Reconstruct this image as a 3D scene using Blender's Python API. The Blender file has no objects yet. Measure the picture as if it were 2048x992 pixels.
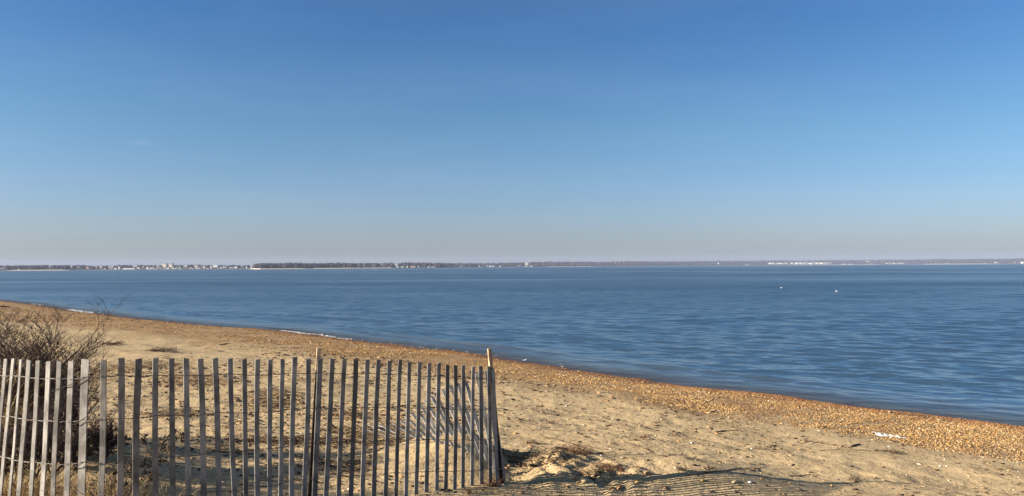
import bpy, math, random
import numpy as np
from mathutils import Vector, Matrix

random.seed(7)
RNG = np.random.default_rng(11)
scene = bpy.context.scene
COL = scene.collection
R = math.radians

# ------------------------------------------------------------------ camera
F = 1500.0            # focal length in pixels of the 2048-wide photograph
H = 3.2               # eye height above the water
PITCH = math.atan(36.5 / F)
ROLL = 0.0058
fwd = Vector((0, math.cos(PITCH), math.sin(PITCH)))
up0 = Vector((0, -math.sin(PITCH), math.cos(PITCH)))
rt0 = Vector((1, 0, 0))
rt = (rt0 * math.cos(ROLL) - up0 * math.sin(ROLL)).normalized()
up = (rt0 * math.sin(ROLL) + up0 * math.cos(ROLL)).normalized()
CAM = Vector((0, 0, H))
cam_d = bpy.data.cameras.new('camera')
cam = bpy.data.objects.new('camera', cam_d)
COL.objects.link(cam)
M = Matrix.Identity(4)
for i, v in enumerate((rt, up, -fwd)):
    for j in range(3):
        M[j][i] = v[j]
M.translation = CAM
cam.matrix_world = M
cam_d.sensor_width = 36
cam_d.lens = 36 * F / 2048
cam_d.clip_start = 0.05
cam_d.clip_end = 40000
scene.camera = cam


def ray(px, py):
    return fwd + rt * ((px - 1024) / F) + up * ((496 - py) / F)


def at(px, py, Y):
    """world point seen at that place of the picture, at distance Y in front"""
    d = ray(px, py)
    return CAM + d * (Y / d.y)


# ------------------------------------------------------------------ helpers
_NT = {}


def vnoise(x, y, seed=0):
    t = _NT.get(seed)
    if t is None:
        t = _NT[seed] = np.random.default_rng(1000 + seed).random((256, 256)) * 2 - 1
    x = np.asarray(x, float)
    y = np.asarray(y, float)
    xi = np.floor(x).astype(int)
    yi = np.floor(y).astype(int)
    fx = x - xi
    fy = y - yi
    fx = fx * fx * (3 - 2 * fx)
    fy = fy * fy * (3 - 2 * fy)
    a = t[xi & 255, yi & 255]
    b = t[(xi + 1) & 255, yi & 255]
    c = t[xi & 255, (yi + 1) & 255]
    d = t[(xi + 1) & 255, (yi + 1) & 255]
    return (a * (1 - fx) + b * fx) * (1 - fy) + (c * (1 - fx) + d * fx) * fy


def fbm(x, y, seed=0, n=3):
    v = 0
    a = 1
    for i in range(n):
        v = v + a * vnoise(x * 2 ** i + 13.7 * i, y * 2 ** i - 7.1 * i, seed + i)
        a *= 0.5
    return v


def tag(o, label=None, cat=None, group=None, kind=None):
    if label: o['label'] = label
    if cat: o['category'] = cat
    if group: o['group'] = group
    if kind: o['kind'] = kind
    return o


def link(name, me, mat=None, parent=None, loc=None):
    o = bpy.data.objects.new(name, me)
    COL.objects.link(o)
    if mat: me.materials.append(mat)
    if parent: o.parent = parent
    if loc is not None: o.location = loc
    return o


def empty(name, loc=(0, 0, 0)):
    o = bpy.data.objects.new(name, None)
    COL.objects.link(o)
    o.location = loc
    o.empty_display_size = 0.1
    return o


def raw_mesh(name, V, Fc, smooth=True):
    """V (n,3), Fc (m,k) numpy arrays"""
    V = np.ascontiguousarray(V, dtype=np.float32)
    Fc = np.ascontiguousarray(Fc, dtype=np.int32)
    me = bpy.data.meshes.new(name)
    n, k = Fc.shape
    me.vertices.add(len(V))
    me.vertices.foreach_set('co', V.ravel())
    me.loops.add(n * k)
    me.loops.foreach_set('vertex_index', Fc.ravel())
    me.polygons.add(n)
    me.polygons.foreach_set('loop_start', np.arange(0, n * k, k, dtype=np.int32))
    me.polygons.foreach_set('loop_total', np.full(n, k, dtype=np.int32))
    me.update(calc_edges=True)
    if smooth:
        me.polygons.foreach_set('use_smooth', np.ones(n, dtype=bool))
    return me


def py_mesh(name, V, Fc, smooth=False):
    me = bpy.data.meshes.new(name)
    me.from_pydata([tuple(v) for v in V], [], [tuple(f) for f in Fc])
    me.update()
    if smooth:
        for p in me.polygons: p.use_smooth = True
    return me


def fattr(me, name, vals):
    a = me.attributes.new(name, 'FLOAT', 'POINT')
    a.data.foreach_set('value', np.ascontiguousarray(vals, dtype=np.float32).ravel())


def cattr(me, name, cols):
    a = me.attributes.new(name, 'FLOAT_COLOR', 'POINT')
    c = np.ones((len(cols), 4), dtype=np.float32)
    c[:, :3] = cols
    a.data.foreach_set('color', c.ravel())


def grid_faces(nu, nv):
    i = np.arange(nu - 1)[:, None] * nv + np.arange(nv - 1)[None, :]
    i = i.ravel()
    return np.stack([i, i + nv, i + nv + 1, i + 1], 1)


class Tubes:
    """collects tapered tubes (polyline + radii) into one mesh"""
    def __init__(s, sides=4):
        s.V = []; s.F = []; s.C = []; s.n = sides

    def add(s, pts, rad, col=None):
        n = s.n
        base0 = len(s.V)
        pts = [Vector(p) for p in pts]
        for i, p in enumerate(pts):
            if i == 0: t = pts[1] - p
            elif i == len(pts) - 1: t = p - pts[i - 1]
            else: t = pts[i + 1] - pts[i - 1]
            if t.length < 1e-9: t = Vector((0, 0, 1))
            t.normalize()
            a = t.cross(Vector((0.31, 0.2, 0.93)))
            if a.length < 0.05: a = t.cross(Vector((1, 0, 0)))
            a.normalize()
            b = t.cross(a)
            for k in range(n):
                q = 2 * math.pi * k / n
                s.V.append(tuple(p + (a * math.cos(q) + b * math.sin(q)) * rad[i]))
                s.C.append(col or (1, 1, 1))
        for i in range(len(pts) - 1):
            for k in range(n):
                k2 = (k + 1) % n
                s.F.append((base0 + i * n + k, base0 + i * n + k2, base0 + (i + 1) * n + k2, base0 + (i + 1) * n + k))

    def build(s, name, mat, parent=None, loc=None):
        me = raw_mesh(name, np.array(s.V), np.array(s.F))
        cattr(me, 'tint', np.array(s.C))
        return link(name, me, mat, parent, loc)


def box_vf(sx, sy, sz, c=(0, 0, 0)):
    V = [(c[0] + a * sx / 2, c[1] + b * sy / 2, c[2] + d * sz / 2) for a in (-1, 1) for b in (-1, 1) for d in (-1, 1)]
    Fc = [(0, 1, 3, 2), (4, 6, 7, 5), (0, 4, 5, 1), (2, 3, 7, 6), (0, 2, 6, 4), (1, 5, 7, 3)]
    return V, Fc


# ------------------------------------------------------------------ materials
def new_mat(name, rough=0.8, spec=0.3):
    m = bpy.data.materials.new(name)
    m.use_nodes = True
    nt = m.node_tree
    b = nt.nodes['Principled BSDF']
    b.inputs['Roughness'].default_value = rough
    b.inputs['Specular IOR Level'].default_value = spec
    return m, nt, b


def N(nt, typ, **kw):
    n = nt.nodes.new(typ)
    for k, v in kw.items():
        if k in n.inputs.keys():
            n.inputs[k].default_value = v
        else:
            setattr(n, k, v)
    return n


def ramp(nt, fac, stops):
    r = nt.nodes.new('ShaderNodeValToRGB')
    e = r.color_ramp.elements
    while len(e) < len(stops): e.new(0.5)
    for i, (p, c) in enumerate(stops):
        e[i].position = p
        e[i].color = (c[0], c[1], c[2], 1)
    nt.links.new(fac, r.inputs['Fac'])
    return r.outputs['Color']


def math_n(nt, op, a, b=None, clamp=False):
    n = nt.nodes.new('ShaderNodeMath')
    n.operation = op
    n.use_clamp = clamp
    for i, v in enumerate((a, b)):
        if v is None: continue
        if isinstance(v, (int, float)): n.inputs[i].default_value = v
        else: nt.links.new(v, n.inputs[i])
    return n.outputs[0]


def mixc(nt, fac, a, b, mode='MIX'):
    n = nt.nodes.new('ShaderNodeMix')
    n.data_type = 'RGBA'
    n.blend_type = mode
    for sock, v in ((n.inputs['Factor'], fac), (n.inputs[6], a), (n.inputs[7], b)):
        if isinstance(v, (int, float)): sock.default_value = v
        elif isinstance(v, tuple): sock.default_value = (v[0], v[1], v[2], 1)
        else: nt.links.new(v, sock)
    return n.outputs[2]


def maprange(nt, v, a, b, c=0.0, d=1.0):
    n = nt.nodes.new('ShaderNodeMapRange')
    n.interpolation_type = 'SMOOTHSTEP'
    nt.links.new(v, n.inputs['Value'])
    n.inputs['From Min'].default_value = a
    n.inputs['From Max'].default_value = b
    n.inputs['To Min'].default_value = c
    n.inputs['To Max'].default_value = d
    return n.outputs['Result']


def noise(nt, vec, scale, detail=3, rough=0.55):
    n = nt.nodes.new('ShaderNodeTexNoise')
    n.inputs['Scale'].default_value = scale
    n.inputs['Detail'].default_value = detail
    n.inputs['Roughness'].default_value = rough
    if vec is not None: nt.links.new(vec, n.inputs['Vector'])
    return n.outputs['Fac']


def attr(nt, name):
    n = nt.nodes.new('ShaderNodeAttribute')
    n.attribute_name = name
    return n


def tinted(name, rough=0.85, k=1.0, spec=0.2, var=0.25, scale=60):
    """colour comes from the per-point attribute 'tint' with some mottling"""
    m, nt, b = new_mat(name, rough, spec)
    a = attr(nt, 'tint')
    g = N(nt, 'ShaderNodeNewGeometry')
    n = noise(nt, g.outputs['Position'], scale, 2)
    f = maprange(nt, n, 0.3, 0.7, 1 - var, 1 + var)
    v = N(nt, 'ShaderNodeVectorMath', operation='SCALE')
    nt.links.new(a.outputs['Color'], v.inputs[0])
    nt.links.new(f, v.inputs['Scale'])
    nt.links.new(v.outputs[0], b.inputs['Base Color'])
    return m


def wood_mat(name, c1, c2, c3):
    m, nt, b = new_mat(name, 0.75, 0.25)
    tc = N(nt, 'ShaderNodeTexCoord')
    oi = N(nt, 'ShaderNodeObjectInfo')
    add = N(nt, 'ShaderNodeVectorMath', operation='ADD')
    sc = N(nt, 'ShaderNodeVectorMath', operation='SCALE')
    nt.links.new(oi.outputs['Random'], sc.inputs['Scale'])
    sc.inputs[0].default_value = (37, 11, 23)
    mp = N(nt, 'ShaderNodeMapping')
    mp.inputs['Scale'].default_value = (1, 1, 0.06)
    nt.links.new(tc.outputs['Object'], mp.inputs['Vector'])
    nt.links.new(mp.outputs[0], add.inputs[0])
    nt.links.new(sc.outputs[0], add.inputs[1])
    grain = noise(nt, add.outputs[0], 260, 4, 0.6)
    col = ramp(nt, grain, [(0.28, c1), (0.5, c2), (0.75, c3)])
    # stains with their own shape and knots
    add2 = N(nt, 'ShaderNodeVectorMath', operation='ADD')
    nt.links.new(tc.outputs['Object'], add2.inputs[0])
    nt.links.new(sc.outputs[0], add2.inputs[1])
    st = noise(nt, add2.outputs[0], 5, 4, 0.6)
    stf = maprange(nt, st, 0.36, 0.62, 0.52, 1.12)
    vo = N(nt, 'ShaderNodeTexVoronoi', Scale=6.0)
    nt.links.new(add2.outputs[0], vo.inputs['Vector'])
    kn = maprange(nt, vo.outputs['Distance'], 0.035, 0.085, 0.35, 1.0)
    rv = math_n(nt, 'ADD', math_n(nt, 'MULTIPLY', oi.outputs['Random'], 0.55), 0.66)
    f = math_n(nt, 'MULTIPLY', math_n(nt, 'MULTIPLY', stf, kn), rv)
    v = N(nt, 'ShaderNodeVectorMath', operation='SCALE')
    nt.links.new(col, v.inputs[0])
    nt.links.new(f, v.inputs['Scale'])
    nt.links.new(v.outputs[0], b.inputs['Base Color'])
    bp = N(nt, 'ShaderNodeBump', Strength=0.5, Distance=0.002)
    nt.links.new(grain, bp.inputs['Height'])
    nt.links.new(bp.outputs[0], b.inputs['Normal'])
    return m


MAT = {}
MAT['slat'] = wood_mat('weathered_wood', (0.15, 0.145, 0.138), (0.25, 0.240, 0.228), (0.34, 0.328, 0.31))
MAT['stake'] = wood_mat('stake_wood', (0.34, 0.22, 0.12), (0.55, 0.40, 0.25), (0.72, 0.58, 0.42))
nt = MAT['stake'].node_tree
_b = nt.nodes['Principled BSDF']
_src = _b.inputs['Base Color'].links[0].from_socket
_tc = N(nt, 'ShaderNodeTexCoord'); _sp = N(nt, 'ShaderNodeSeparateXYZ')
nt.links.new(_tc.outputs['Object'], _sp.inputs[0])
nt.links.new(mixc(nt, maprange(nt, _sp.outputs['Z'], 1.25, 1.28), mixc(nt, 1.0, _src, (0.05, 0.04, 0.035), 'MULTIPLY'), _src), _b.inputs['Base Color'])  # below the fence top, slat shade is painted dark into the stake colour
m, nt, b = new_mat('galvanised_wire', 0.5, 0.5)
b.inputs['Metallic'].default_value = 0.6
g = N(nt, 'ShaderNodeNewGeometry')
nt.links.new(ramp(nt, noise(nt, g.outputs['Position'], 25, 2), [(0.35, (0.07, 0.045, 0.03)), (0.6, (0.17, 0.16, 0.15))]), b.inputs['Base Color'])
MAT['wire'] = m
MAT['twig'] = tinted('bark', 0.8, var=0.35)
MAT['litter'] = tinted('dry_stems', 0.7, var=0.25)
MAT['pebble'] = tinted('pebble_stone', 0.8, spec=0.2, var=0.18, scale=90)
MAT['leaf'] = tinted('dead_leaf', 0.75, var=0.35)
MAT['farwood'] = tinted('winter_trees', 0.95, spec=0.05, var=0.4, scale=0.15)
m, nt, b = new_mat('white_plastic', 0.45, 0.4)
g = N(nt, 'ShaderNodeNewGeometry')
nt.links.new(ramp(nt, noise(nt, g.outputs['Position'], 30, 3), [(0.3, (0.42, 0.42, 0.40)), (0.6, (0.75, 0.76, 0.76))]), b.inputs['Base Color'])
MAT['plastic'] = m
m, nt, b = new_mat('sea_foam', 0.6, 0.3)
g = N(nt, 'ShaderNodeNewGeometry')
nt.links.new(ramp(nt, noise(nt, g.outputs['Position'], 20, 3), [(0.3, (0.30, 0.31, 0.32)), (0.6, (0.62, 0.62, 0.61))]), b.inputs['Base Color'])
MAT['foam'] = m


def plain(name, c, rough=0.8, var=0.2, scale=0.5):
    m, nt, b = new_mat(name, rough, 0.2)
    g = N(nt, 'ShaderNodeNewGeometry')
    lo = tuple(v * (1 - var) for v in c)
    hi = tuple(min(1, v * (1 + var)) for v in c)
    nt.links.new(ramp(nt, noise(nt, g.outputs['Position'], scale, 3), [(0.3, lo), (0.7, hi)]), b.inputs['Base Color'])
    return m


MAT['w_white'] = plain('white_wall', (0.80, 0.80, 0.78))
MAT['w_cream'] = plain('cream_wall', (0.70, 0.63, 0.50))
MAT['w_pink'] = plain('brick_wall', (0.55, 0.38, 0.30))
MAT['w_grey'] = plain('grey_wall', (0.20, 0.20, 0.22))
MAT['roof'] = plain('dark_roof', (0.12, 0.11, 0.12))
MAT['roof_l'] = plain('pale_roof', (0.34, 0.32, 0.31))
MAT['glass'] = plain('dark_glass', (0.03, 0.035, 0.045), 0.2)
MAT['gull'] = plain('white_feathers', (0.85, 0.85, 0.84), 0.7, 0.05, 30)
MAT['gull_grey'] = plain('grey_feathers', (0.35, 0.36, 0.38), 0.7, 0.05, 30)
MAT['beak'] = plain('yellow_horn', (0.6, 0.38, 0.06), 0.5, 0.1, 30)
MAT['farsand'] = plain('far_sand', (0.50, 0.43, 0.33), 0.9, 0.15, 0.05)
MAT['hill'] = plain('winter_ground', (0.085, 0.070, 0.055), 0.95, 0.3, 0.02)

# ------------------------------------------------------------------ shape of the shore
shore_px = [(0, 601), (70, 609), (140, 620), (250, 635), (400, 650), (560, 662), (700, 680), (840, 696),
            (980, 712), (1150, 738), (1330, 764), (1500, 785), (1700, 812), (1880, 836), (2048, 854)]


def on_level(px, py, z=0.0):
    d = ray(px, py)
    t = (z - H) / d.z
    return CAM + d * t


SH = [on_level(*p) for p in shore_px]
shore = [(-4000.0, 1150.0), (-700.0, 330.0), (-200.0, 155.0), (-90.0, 96.0)] + [(p.x, p.y) for p in SH] + [(17.5, 8.8), (40.0, -8.0), (150.0, -90.0), (4000.0, -2500.0)]
shore = np.array(shore)
assert (np.diff(shore[:, 0]) > 0).all(), shore


def shore_dist(x, y):
    """metres inland from the water's edge (negative out in the water)"""
    x = np.asarray(x, float)
    y = np.asarray(y, float)
    best = np.full(x.shape, 1e18)
    for i in range(len(shore) - 1):
        ax, ay = shore[i]
        bx, by = shore[i + 1]
        dx, dy = bx - ax, by - ay
        t = np.clip(((x - ax) * dx + (y - ay) * dy) / (dx * dx + dy * dy), 0, 1)
        d2 = (x - ax - t * dx) ** 2 + (y - ay - t * dy) ** 2
        best = np.minimum(best, d2)
    s = np.sqrt(best)
    ys = np.interp(x, shore[:, 0], shore[:, 1])
    s = np.where(y < ys, s, -s)
    wob = 0.22 * vnoise(x * 0.45, y * 0.45, 3) + 0.10 * vnoise(x * 1.3, y * 1.3, 4)
    return s + wob * np.exp(-(s / 8) ** 2)


PS = [-4000, -400, -60, -20, -6, -1.5, 0, 1.0, 3, 6, 9, 13, 17, 22, 40, 4000]
PZ = [-7.0, -6, -3.0, -1.4, -0.50, -0.10, 0, 0.12, 0.33, 0.62, 0.82, 1.08, 1.42, 1.70, 2.1, 4]

# fence line: (picture x, distance)
FD_X = [-60, 3, 55, 120, 171, 207, 242, 311, 403, 516, 640, 755, 874, 980, 1010]
FD_D = [5.50, 5.30, 5.14, 5.02, 5.0, 5.0, 5.05, 5.18, 5.42, 5.72, 6.12, 6.38, 6.78, 7.15, 7.22]
top_pts = [(-3, 717), (12, 717.5), (27.5, 717), (42.5, 719), (58, 720), (77, 721), (97, 722.5), (119, 722.5), (142.6, 722), (171, 718.5),
           (207, 719.5), (243, 716), (277.5, 717.5), (311, 716), (343, 717), (372, 717)]
bot_x = [-28, -14, 2, 20, 37, 61, 83, 107, 133.5, 163.5, 200.5, 239, 275, 312, 346.5, 378]
tx2 = [403, 430.5, 461, 491, 516, 541, 563, 588, 616.5, 640.5]
by2 = [717.5, 716, 717, 718, 718.5, 719, 718, 714.5, 717.5, 717.5]
bx2 = [406, 437, 470, 491.5, 516.5, 540, 561.5, 584, 607.5, 629]
tx2 = [401, 430, 460.5, 489, 515.5, 540.5, 565, 589.5, 617, 640.5]
tops = list(top_pts)
bots = list(bot_x)
for a_, b_, c_ in zip(tx2, by2, bx2):
    tops.append((a_, b_)); bots.append(c_)
for a_, b_, c_ in zip([665, 688.5, 712, 735], [717.5, 718, 719.5, 719.5], [652, 677, 701.5, 725]):
    tops.append((a_, b_)); bots.append(c_)
for a_, b_, c_ in zip([757, 779, 800, 819, 839, 859, 878, 895, 911, 926.5, 946.5, 961.5, 977.5],
                      [719.7, 721.3, 720.3, 723.6, 724.2, 726, 726, 729, 730.4, 731, 733, 732, 732.5],
                      [748, 771, 792, 812, 832, 852.5, 873, 891, 909, 925, 944, 963.5, 981]):
    tops.append((a_, b_)); bots.append(c_)
tops.append((986, 738)); bots.append(996)


def fence_d(px):
    return float(np.interp(px, FD_X, FD_D))


FT = [at(p[0], p[1], fence_d(p[0])) for p in tops]
ctrl = []
for p in FT:
    s0 = float(shore_dist(np.array([p.x]), np.array([p.y]))[0])
    ctrl.append((p.x, p.y, (p.z - 1.16) - float(np.interp(s0, PS, PZ))))
ctrl = np.array(ctrl)
MOUND = at(925, 900, 8.1)


def ground_z(x, y, fine=True):
    x = np.asarray(x, float)
    y = np.asarray(y, float)
    s = shore_dist(x, y)
    z = np.interp(s, PS, PZ)
    # dune shape around the fence
    near = (np.abs(x) < 9) & (y > 0) & (y < 14)
    if near.any():
        xn = x[near]; yn = y[near]
        w = np.zeros(xn.shape); a = np.zeros(xn.shape)
        for cx, cy, cz in ctrl:
            g_ = np.exp(-((xn - cx) ** 2 + (yn - cy) ** 2) / (2 * 0.55 ** 2))
            w += g_; a += g_ * cz
        z[near] += a / (w + 0.25)
        # wind-blown mound behind the fence
        u = (xn - MOUND.x); v = (yn - MOUND.y)
        z[near] += 0.36 * np.exp(-(np.where(u > 0, u / 0.45, u / 0.80)) ** 2 - (np.where(v > 0, v / 0.45, v / 0.65)) ** 2)
        # the drift goes on as a low bank beyond the end of the fence
        f1 = np.clip((yn - 6.9) / 1.3, 0, 1); f1 = f1 * f1 * (3 - 2 * f1)
        f2 = np.where(yn > 8.15, np.exp(-((yn - 8.15) / 0.8) ** 2), 1.0)
        a1_ = np.clip((xn + 0.15) / 0.7, 0, 1); a1_ = a1_ * a1_ * (3 - 2 * a1_)
        a2_ = np.clip((3.5 - xn) / 1.9, 0, 1); a2_ = a2_ * a2_ * (3 - 2 * a2_)
        z[near] += 0.22 * f1 * f2 * a1_ * a2_ * (1 + 0.12 * vnoise(xn * 1.5, yn * 1.5, 35))
        # low hummocks around the shrubs
        z[near] += 0.32 * np.exp(-((xn + 4.1) / 1.1) ** 2 - ((yn - 7.0) / 1.0) ** 2)
        z[near] += 0.10 * np.exp(-((xn + 2.4) / 0.7) ** 2 - ((yn - 7.6) / 0.5) ** 2)
    land = np.clip((s - 0.5) / 3, 0, 1)
    z = z + land * 0.035 * vnoise(x * 0.8, y * 0.8, 21) * np.clip(s / 8, 0, 1)
    if fine:
        dry = np.clip((s - 5.5) / 2, 0, 1)
        smooth_ = 1 - 0.6 * np.exp(-((x - 2.3) / 1.4) ** 4 - ((y - 7.5) / 0.7) ** 4)
        z = z + dry * smooth_ * (0.016 * vnoise(x * 2.3, y * 2.3, 22) + 0.010 * vnoise(x * 5.5, y * 5.5, 23) + 0.0055 * vnoise(x * 12, y * 12, 24) + 0.003 * vnoise(x * 25, y * 25, 25))
        z = z + land * (1 - dry) * (0.010 * vnoise(x * 3, y * 3, 26) + 0.006 * vnoise(x * 9, y * 9, 27))
        # trampled sand beyond the end of the fence
        ch = np.exp(-((x - 0.75) / 0.65) ** 4 - ((y - 7.6) / 0.45) ** 4)
        z = z + ch * (0.05 * np.abs(vnoise(x * 7 + y * 2, y * 6 - x, 31)) + 0.03 * vnoise(x * 13, y * 13, 32))
        ch2 = np.exp(-((x - 2.2) / 1.1) ** 4 - ((y - 7.8) / 0.9) ** 4)
        z = z + ch2 * 0.006 * vnoise(x * 4, y * 8, 33)
    return z


def gz(x, y):
    return float(ground_z(np.array([float(x)]), np.array([float(y)]))[0])


def hit(px, py):
    """where the line of sight meets the beach"""
    d = ray(px, py)
    ts = np.concatenate([np.arange(3, 14, 0.04), np.arange(14, 90, 0.25)])
    X = CAM.x + d.x * ts
    Y = CAM.y + d.y * ts
    Z = CAM.z + d.z * ts
    G = ground_z(X, Y)
    k = int(np.argmax(Z < G)) if (Z < G).any() else len(ts) - 1
    return Vector((X[k], Y[k], G[k]))


# ------------------------------------------------------------------ beach (one sheet to the horizon, under the water too)
def grow(a, step, ratio, lim):
    out = []
    v = a
    while abs(v) < lim:
        step *= ratio
        v += step
        out.append(v)
    return out


gx = np.array(sorted([-v for v in grow(5.5, 0.035, 1.014, 7000)] + list(np.arange(-5.5, 9, 0.035)) + grow(9, 0.035, 1.02, 7000)))
gy = np.array(sorted([-v for v in grow(-4.0, 0.1, 1.12, 400)] + list(np.arange(4.2, 11.5, 0.035)) + grow(11.5, 0.035, 1.012, 7500)))
GX, GY = np.meshgrid(gx, gy, indexing='ij')
gxf, gyf = GX.ravel(), GY.ravel()
GZ = ground_z(gxf, gyf)
me = raw_mesh('beach', np.stack([gxf, gyf, GZ], 1), grid_faces(len(gx), len(gy)))
# make the faces look up
fattr(me, 'inland', shore_dist(gxf, gyf))
m, nt, b = new_mat('beach_sand', 0.9, 0.15)
g = N(nt, 'ShaderNodeNewGeometry')
P = g.outputs['Position']
s_ = attr(nt, 'inland').outputs['Fac']
big = noise(nt, P, 0.45, 3)
midn = noise(nt, P, 2.2, 4)
finen = noise(nt, P, 45, 3, 0.7)
grit = noise(nt, P, 260, 2, 0.7)
sand = ramp(nt, midn, [(0.3, (0.465, 0.352, 0.197)), (0.5, (0.55, 0.418, 0.238)), (0.72, (0.615, 0.47, 0.275))])
sand = mixc(nt, maprange(nt, grit, 0.35, 0.65), sand, mixc(nt, 1.0, sand, (0.80, 0.78, 0.76), 'MULTIPLY'))
speck = maprange(nt, finen, 0.60, 0.70)
sand = mixc(nt, math_n(nt, 'MULTIPLY', speck, 0.45), sand, (0.16, 0.11, 0.07))
cb = N(nt, 'ShaderNodeCombineXYZ')
nt.links.new(math_n(nt, 'MULTIPLY', s_, 2.2), cb.inputs[0])
sp3 = N(nt, 'ShaderNodeSeparateXYZ')
nt.links.new(P, sp3.inputs[0])
nt.links.new(math_n(nt, 'MULTIPLY', sp3.outputs['X'], 0.5), cb.inputs[1])
wrack = maprange(nt, noise(nt, cb.outputs[0], 1.0, 5, 0.7), 0.54, 0.66)
wband = math_n(nt, 'MULTIPLY', maprange(nt, s_, 1.5, 4.0), math_n(nt, 'SUBTRACT', 1.0, maprange(nt, s_, 9.0, 16.0)))
WR = math_n(nt, 'MULTIPLY', math_n(nt, 'MULTIPLY', wrack, wband), maprange(nt, noise(nt, P, 9, 4, 0.7), 0.42, 0.58))
vo = N(nt, 'ShaderNodeTexVoronoi', Scale=34.0)
nt.links.new(P, vo.inputs['Vector'])
sep = N(nt, 'ShaderNodeSeparateColor')
nt.links.new(vo.outputs['Color'], sep.inputs[0])
peb = ramp(nt, sep.outputs[0], [(0.0, (0.13, 0.075, 0.04)), (0.22, (0.32, 0.18, 0.08)), (0.5, (0.48, 0.29, 0.12)), (0.75, (0.56, 0.37, 0.17)), (0.97, (0.58, 0.48, 0.35))])
peb = mixc(nt, maprange(nt, vo.outputs['Distance'], 0.25, 0.6), peb, mixc(nt, 1.0, peb, (0.62, 0.58, 0.55), 'MULTIPLY'))
px3 = N(nt, 'ShaderNodeSeparateXYZ')
nt.links.new(P, px3.inputs[0])
wid = math_n(nt, 'MINIMUM', math_n(nt, 'MAXIMUM', math_n(nt, 'MULTIPLY', px3.outputs['X'], -0.22), 0.0), 6.0)
edge = math_n(nt, 'ADD', math_n(nt, 'SUBTRACT', s_, wid), math_n(nt, 'MULTIPLY', math_n(nt, 'SUBTRACT', big, 0.5), 6.0))
pm = math_n(nt, 'SUBTRACT', 1.0, maprange(nt, edge, 4.6, 6.8))
patch = maprange(nt, noise(nt, P, 0.9, 4, 0.6), 0.36, 0.56, 0.45, 1.0)
pm = math_n(nt, 'MULTIPLY', pm, patch)
cellm = maprange(nt, math_n(nt, 'SUBTRACT', pm, math_n(nt, 'MULTIPLY', sep.outputs[1], 0.95)), -0.05, 0.05)
col = mixc(nt, cellm, sand, peb)
col = mixc(nt, math_n(nt, 'MULTIPLY', WR, 0.6), col, (0.13, 0.08, 0.05))
# wet strip
wet = math_n(nt, 'SUBTRACT', 1.0, maprange(nt, s_, 0.2, 1.5))
wetc = mixc(nt, 1.0, col, (0.34, 0.28, 0.25), 'MULTIPLY')
col = mixc(nt, wet, col, wetc)
redd = math_n(nt, 'SUBTRACT', 1.0, maprange(nt, s_, 1.0, 2.6))
col = mixc(nt, math_n(nt, 'MULTIPLY', redd, 0.6), col, mixc(nt, 1.0, col, (0.80, 0.60, 0.52), 'MULTIPLY'))
nt.links.new(col, b.inputs['Base Color'])
nt.links.new(math_n(nt, 'SUBTRACT', 0.92, math_n(nt, 'MULTIPLY', wet, 0.55)), b.inputs['Roughness'])
hgt = math_n(nt, 'ADD', math_n(nt, 'MULTIPLY', finen, 0.012), math_n(nt, 'MULTIPLY', noise(nt, P, 14, 3), 0.018))
hgt = math_n(nt, 'ADD', hgt, math_n(nt, 'MULTIPLY', math_n(nt, 'MULTIPLY', cellm, math_n(nt, 'SUBTRACT', 0.6, vo.outputs['Distance'])), 0.03))
bp = N(nt, 'ShaderNodeBump', Strength=0.95, Distance=1.0)
nt.links.new(hgt, bp.inputs['Height'])
nt.links.new(bp.outputs[0], b.inputs['Normal'])
beach = link('beach', me, m)
tag(beach, kind='structure')

# ------------------------------------------------------------------ water
th = np.concatenate([np.linspace(-85, -40, 70)[:-1], np.linspace(-40, 40, 780)[:-1], np.linspace(40, 85, 90)])
lr_ = [math.log(9.0)]
while lr_[-1] < math.log(7800.0):
    lr_.append(lr_[-1] + 0.0022 + 0.010 / (1 + math.exp(-(lr_[-1] - math.log(330.0)) * 3.0)))
rr = np.exp(np.array(lr_))
TH, RR = np.meshgrid(np.radians(th), rr, indexing='ij')
wx = (RR * np.sin(TH)).ravel()
wy = (RR * np.cos(TH)).ravel()
ws = shore_dist(wx, wy)
wz = np.zeros_like(wx)
nrm = np.array([0.66, 0.75])          # from the shore out to sea
wr = np.random.default_rng(5)
spacing = RR.ravel() * (0.0022 + 0.010 / (1 + np.exp(-(np.log(RR.ravel()) - math.log(330.0)) * 3.0)))
lost = np.zeros_like(wx)
gust = 0.85 + 0.25 * vnoise(wx * 0.03, wy * 0.05, 61)
for i in range(70):
    lam = 0.28 * (12 ** wr.random())
    ang = R(60) + wr.normal(0, 0.27)
    k = 2 * math.pi / lam
    amp = 0.0044 * lam ** 0.9 * (1.0 if lam < 1.5 else (1.5 / lam) ** 0.9) * (0.5 + wr.random())
    ph = wr.random() * 6.28
    vis = np.clip((lam / spacing - 3) / 4, 0, 1)
    lost += (amp * k) ** 2 / 2 * (1 - vis) ** 2
    wz += amp * vis * gust * np.sin(k * (wx * math.cos(ang) + wy * math.sin(ang)) + ph)
calm = np.clip((-ws) / 5, 0.28, 1)
wz *= calm
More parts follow.
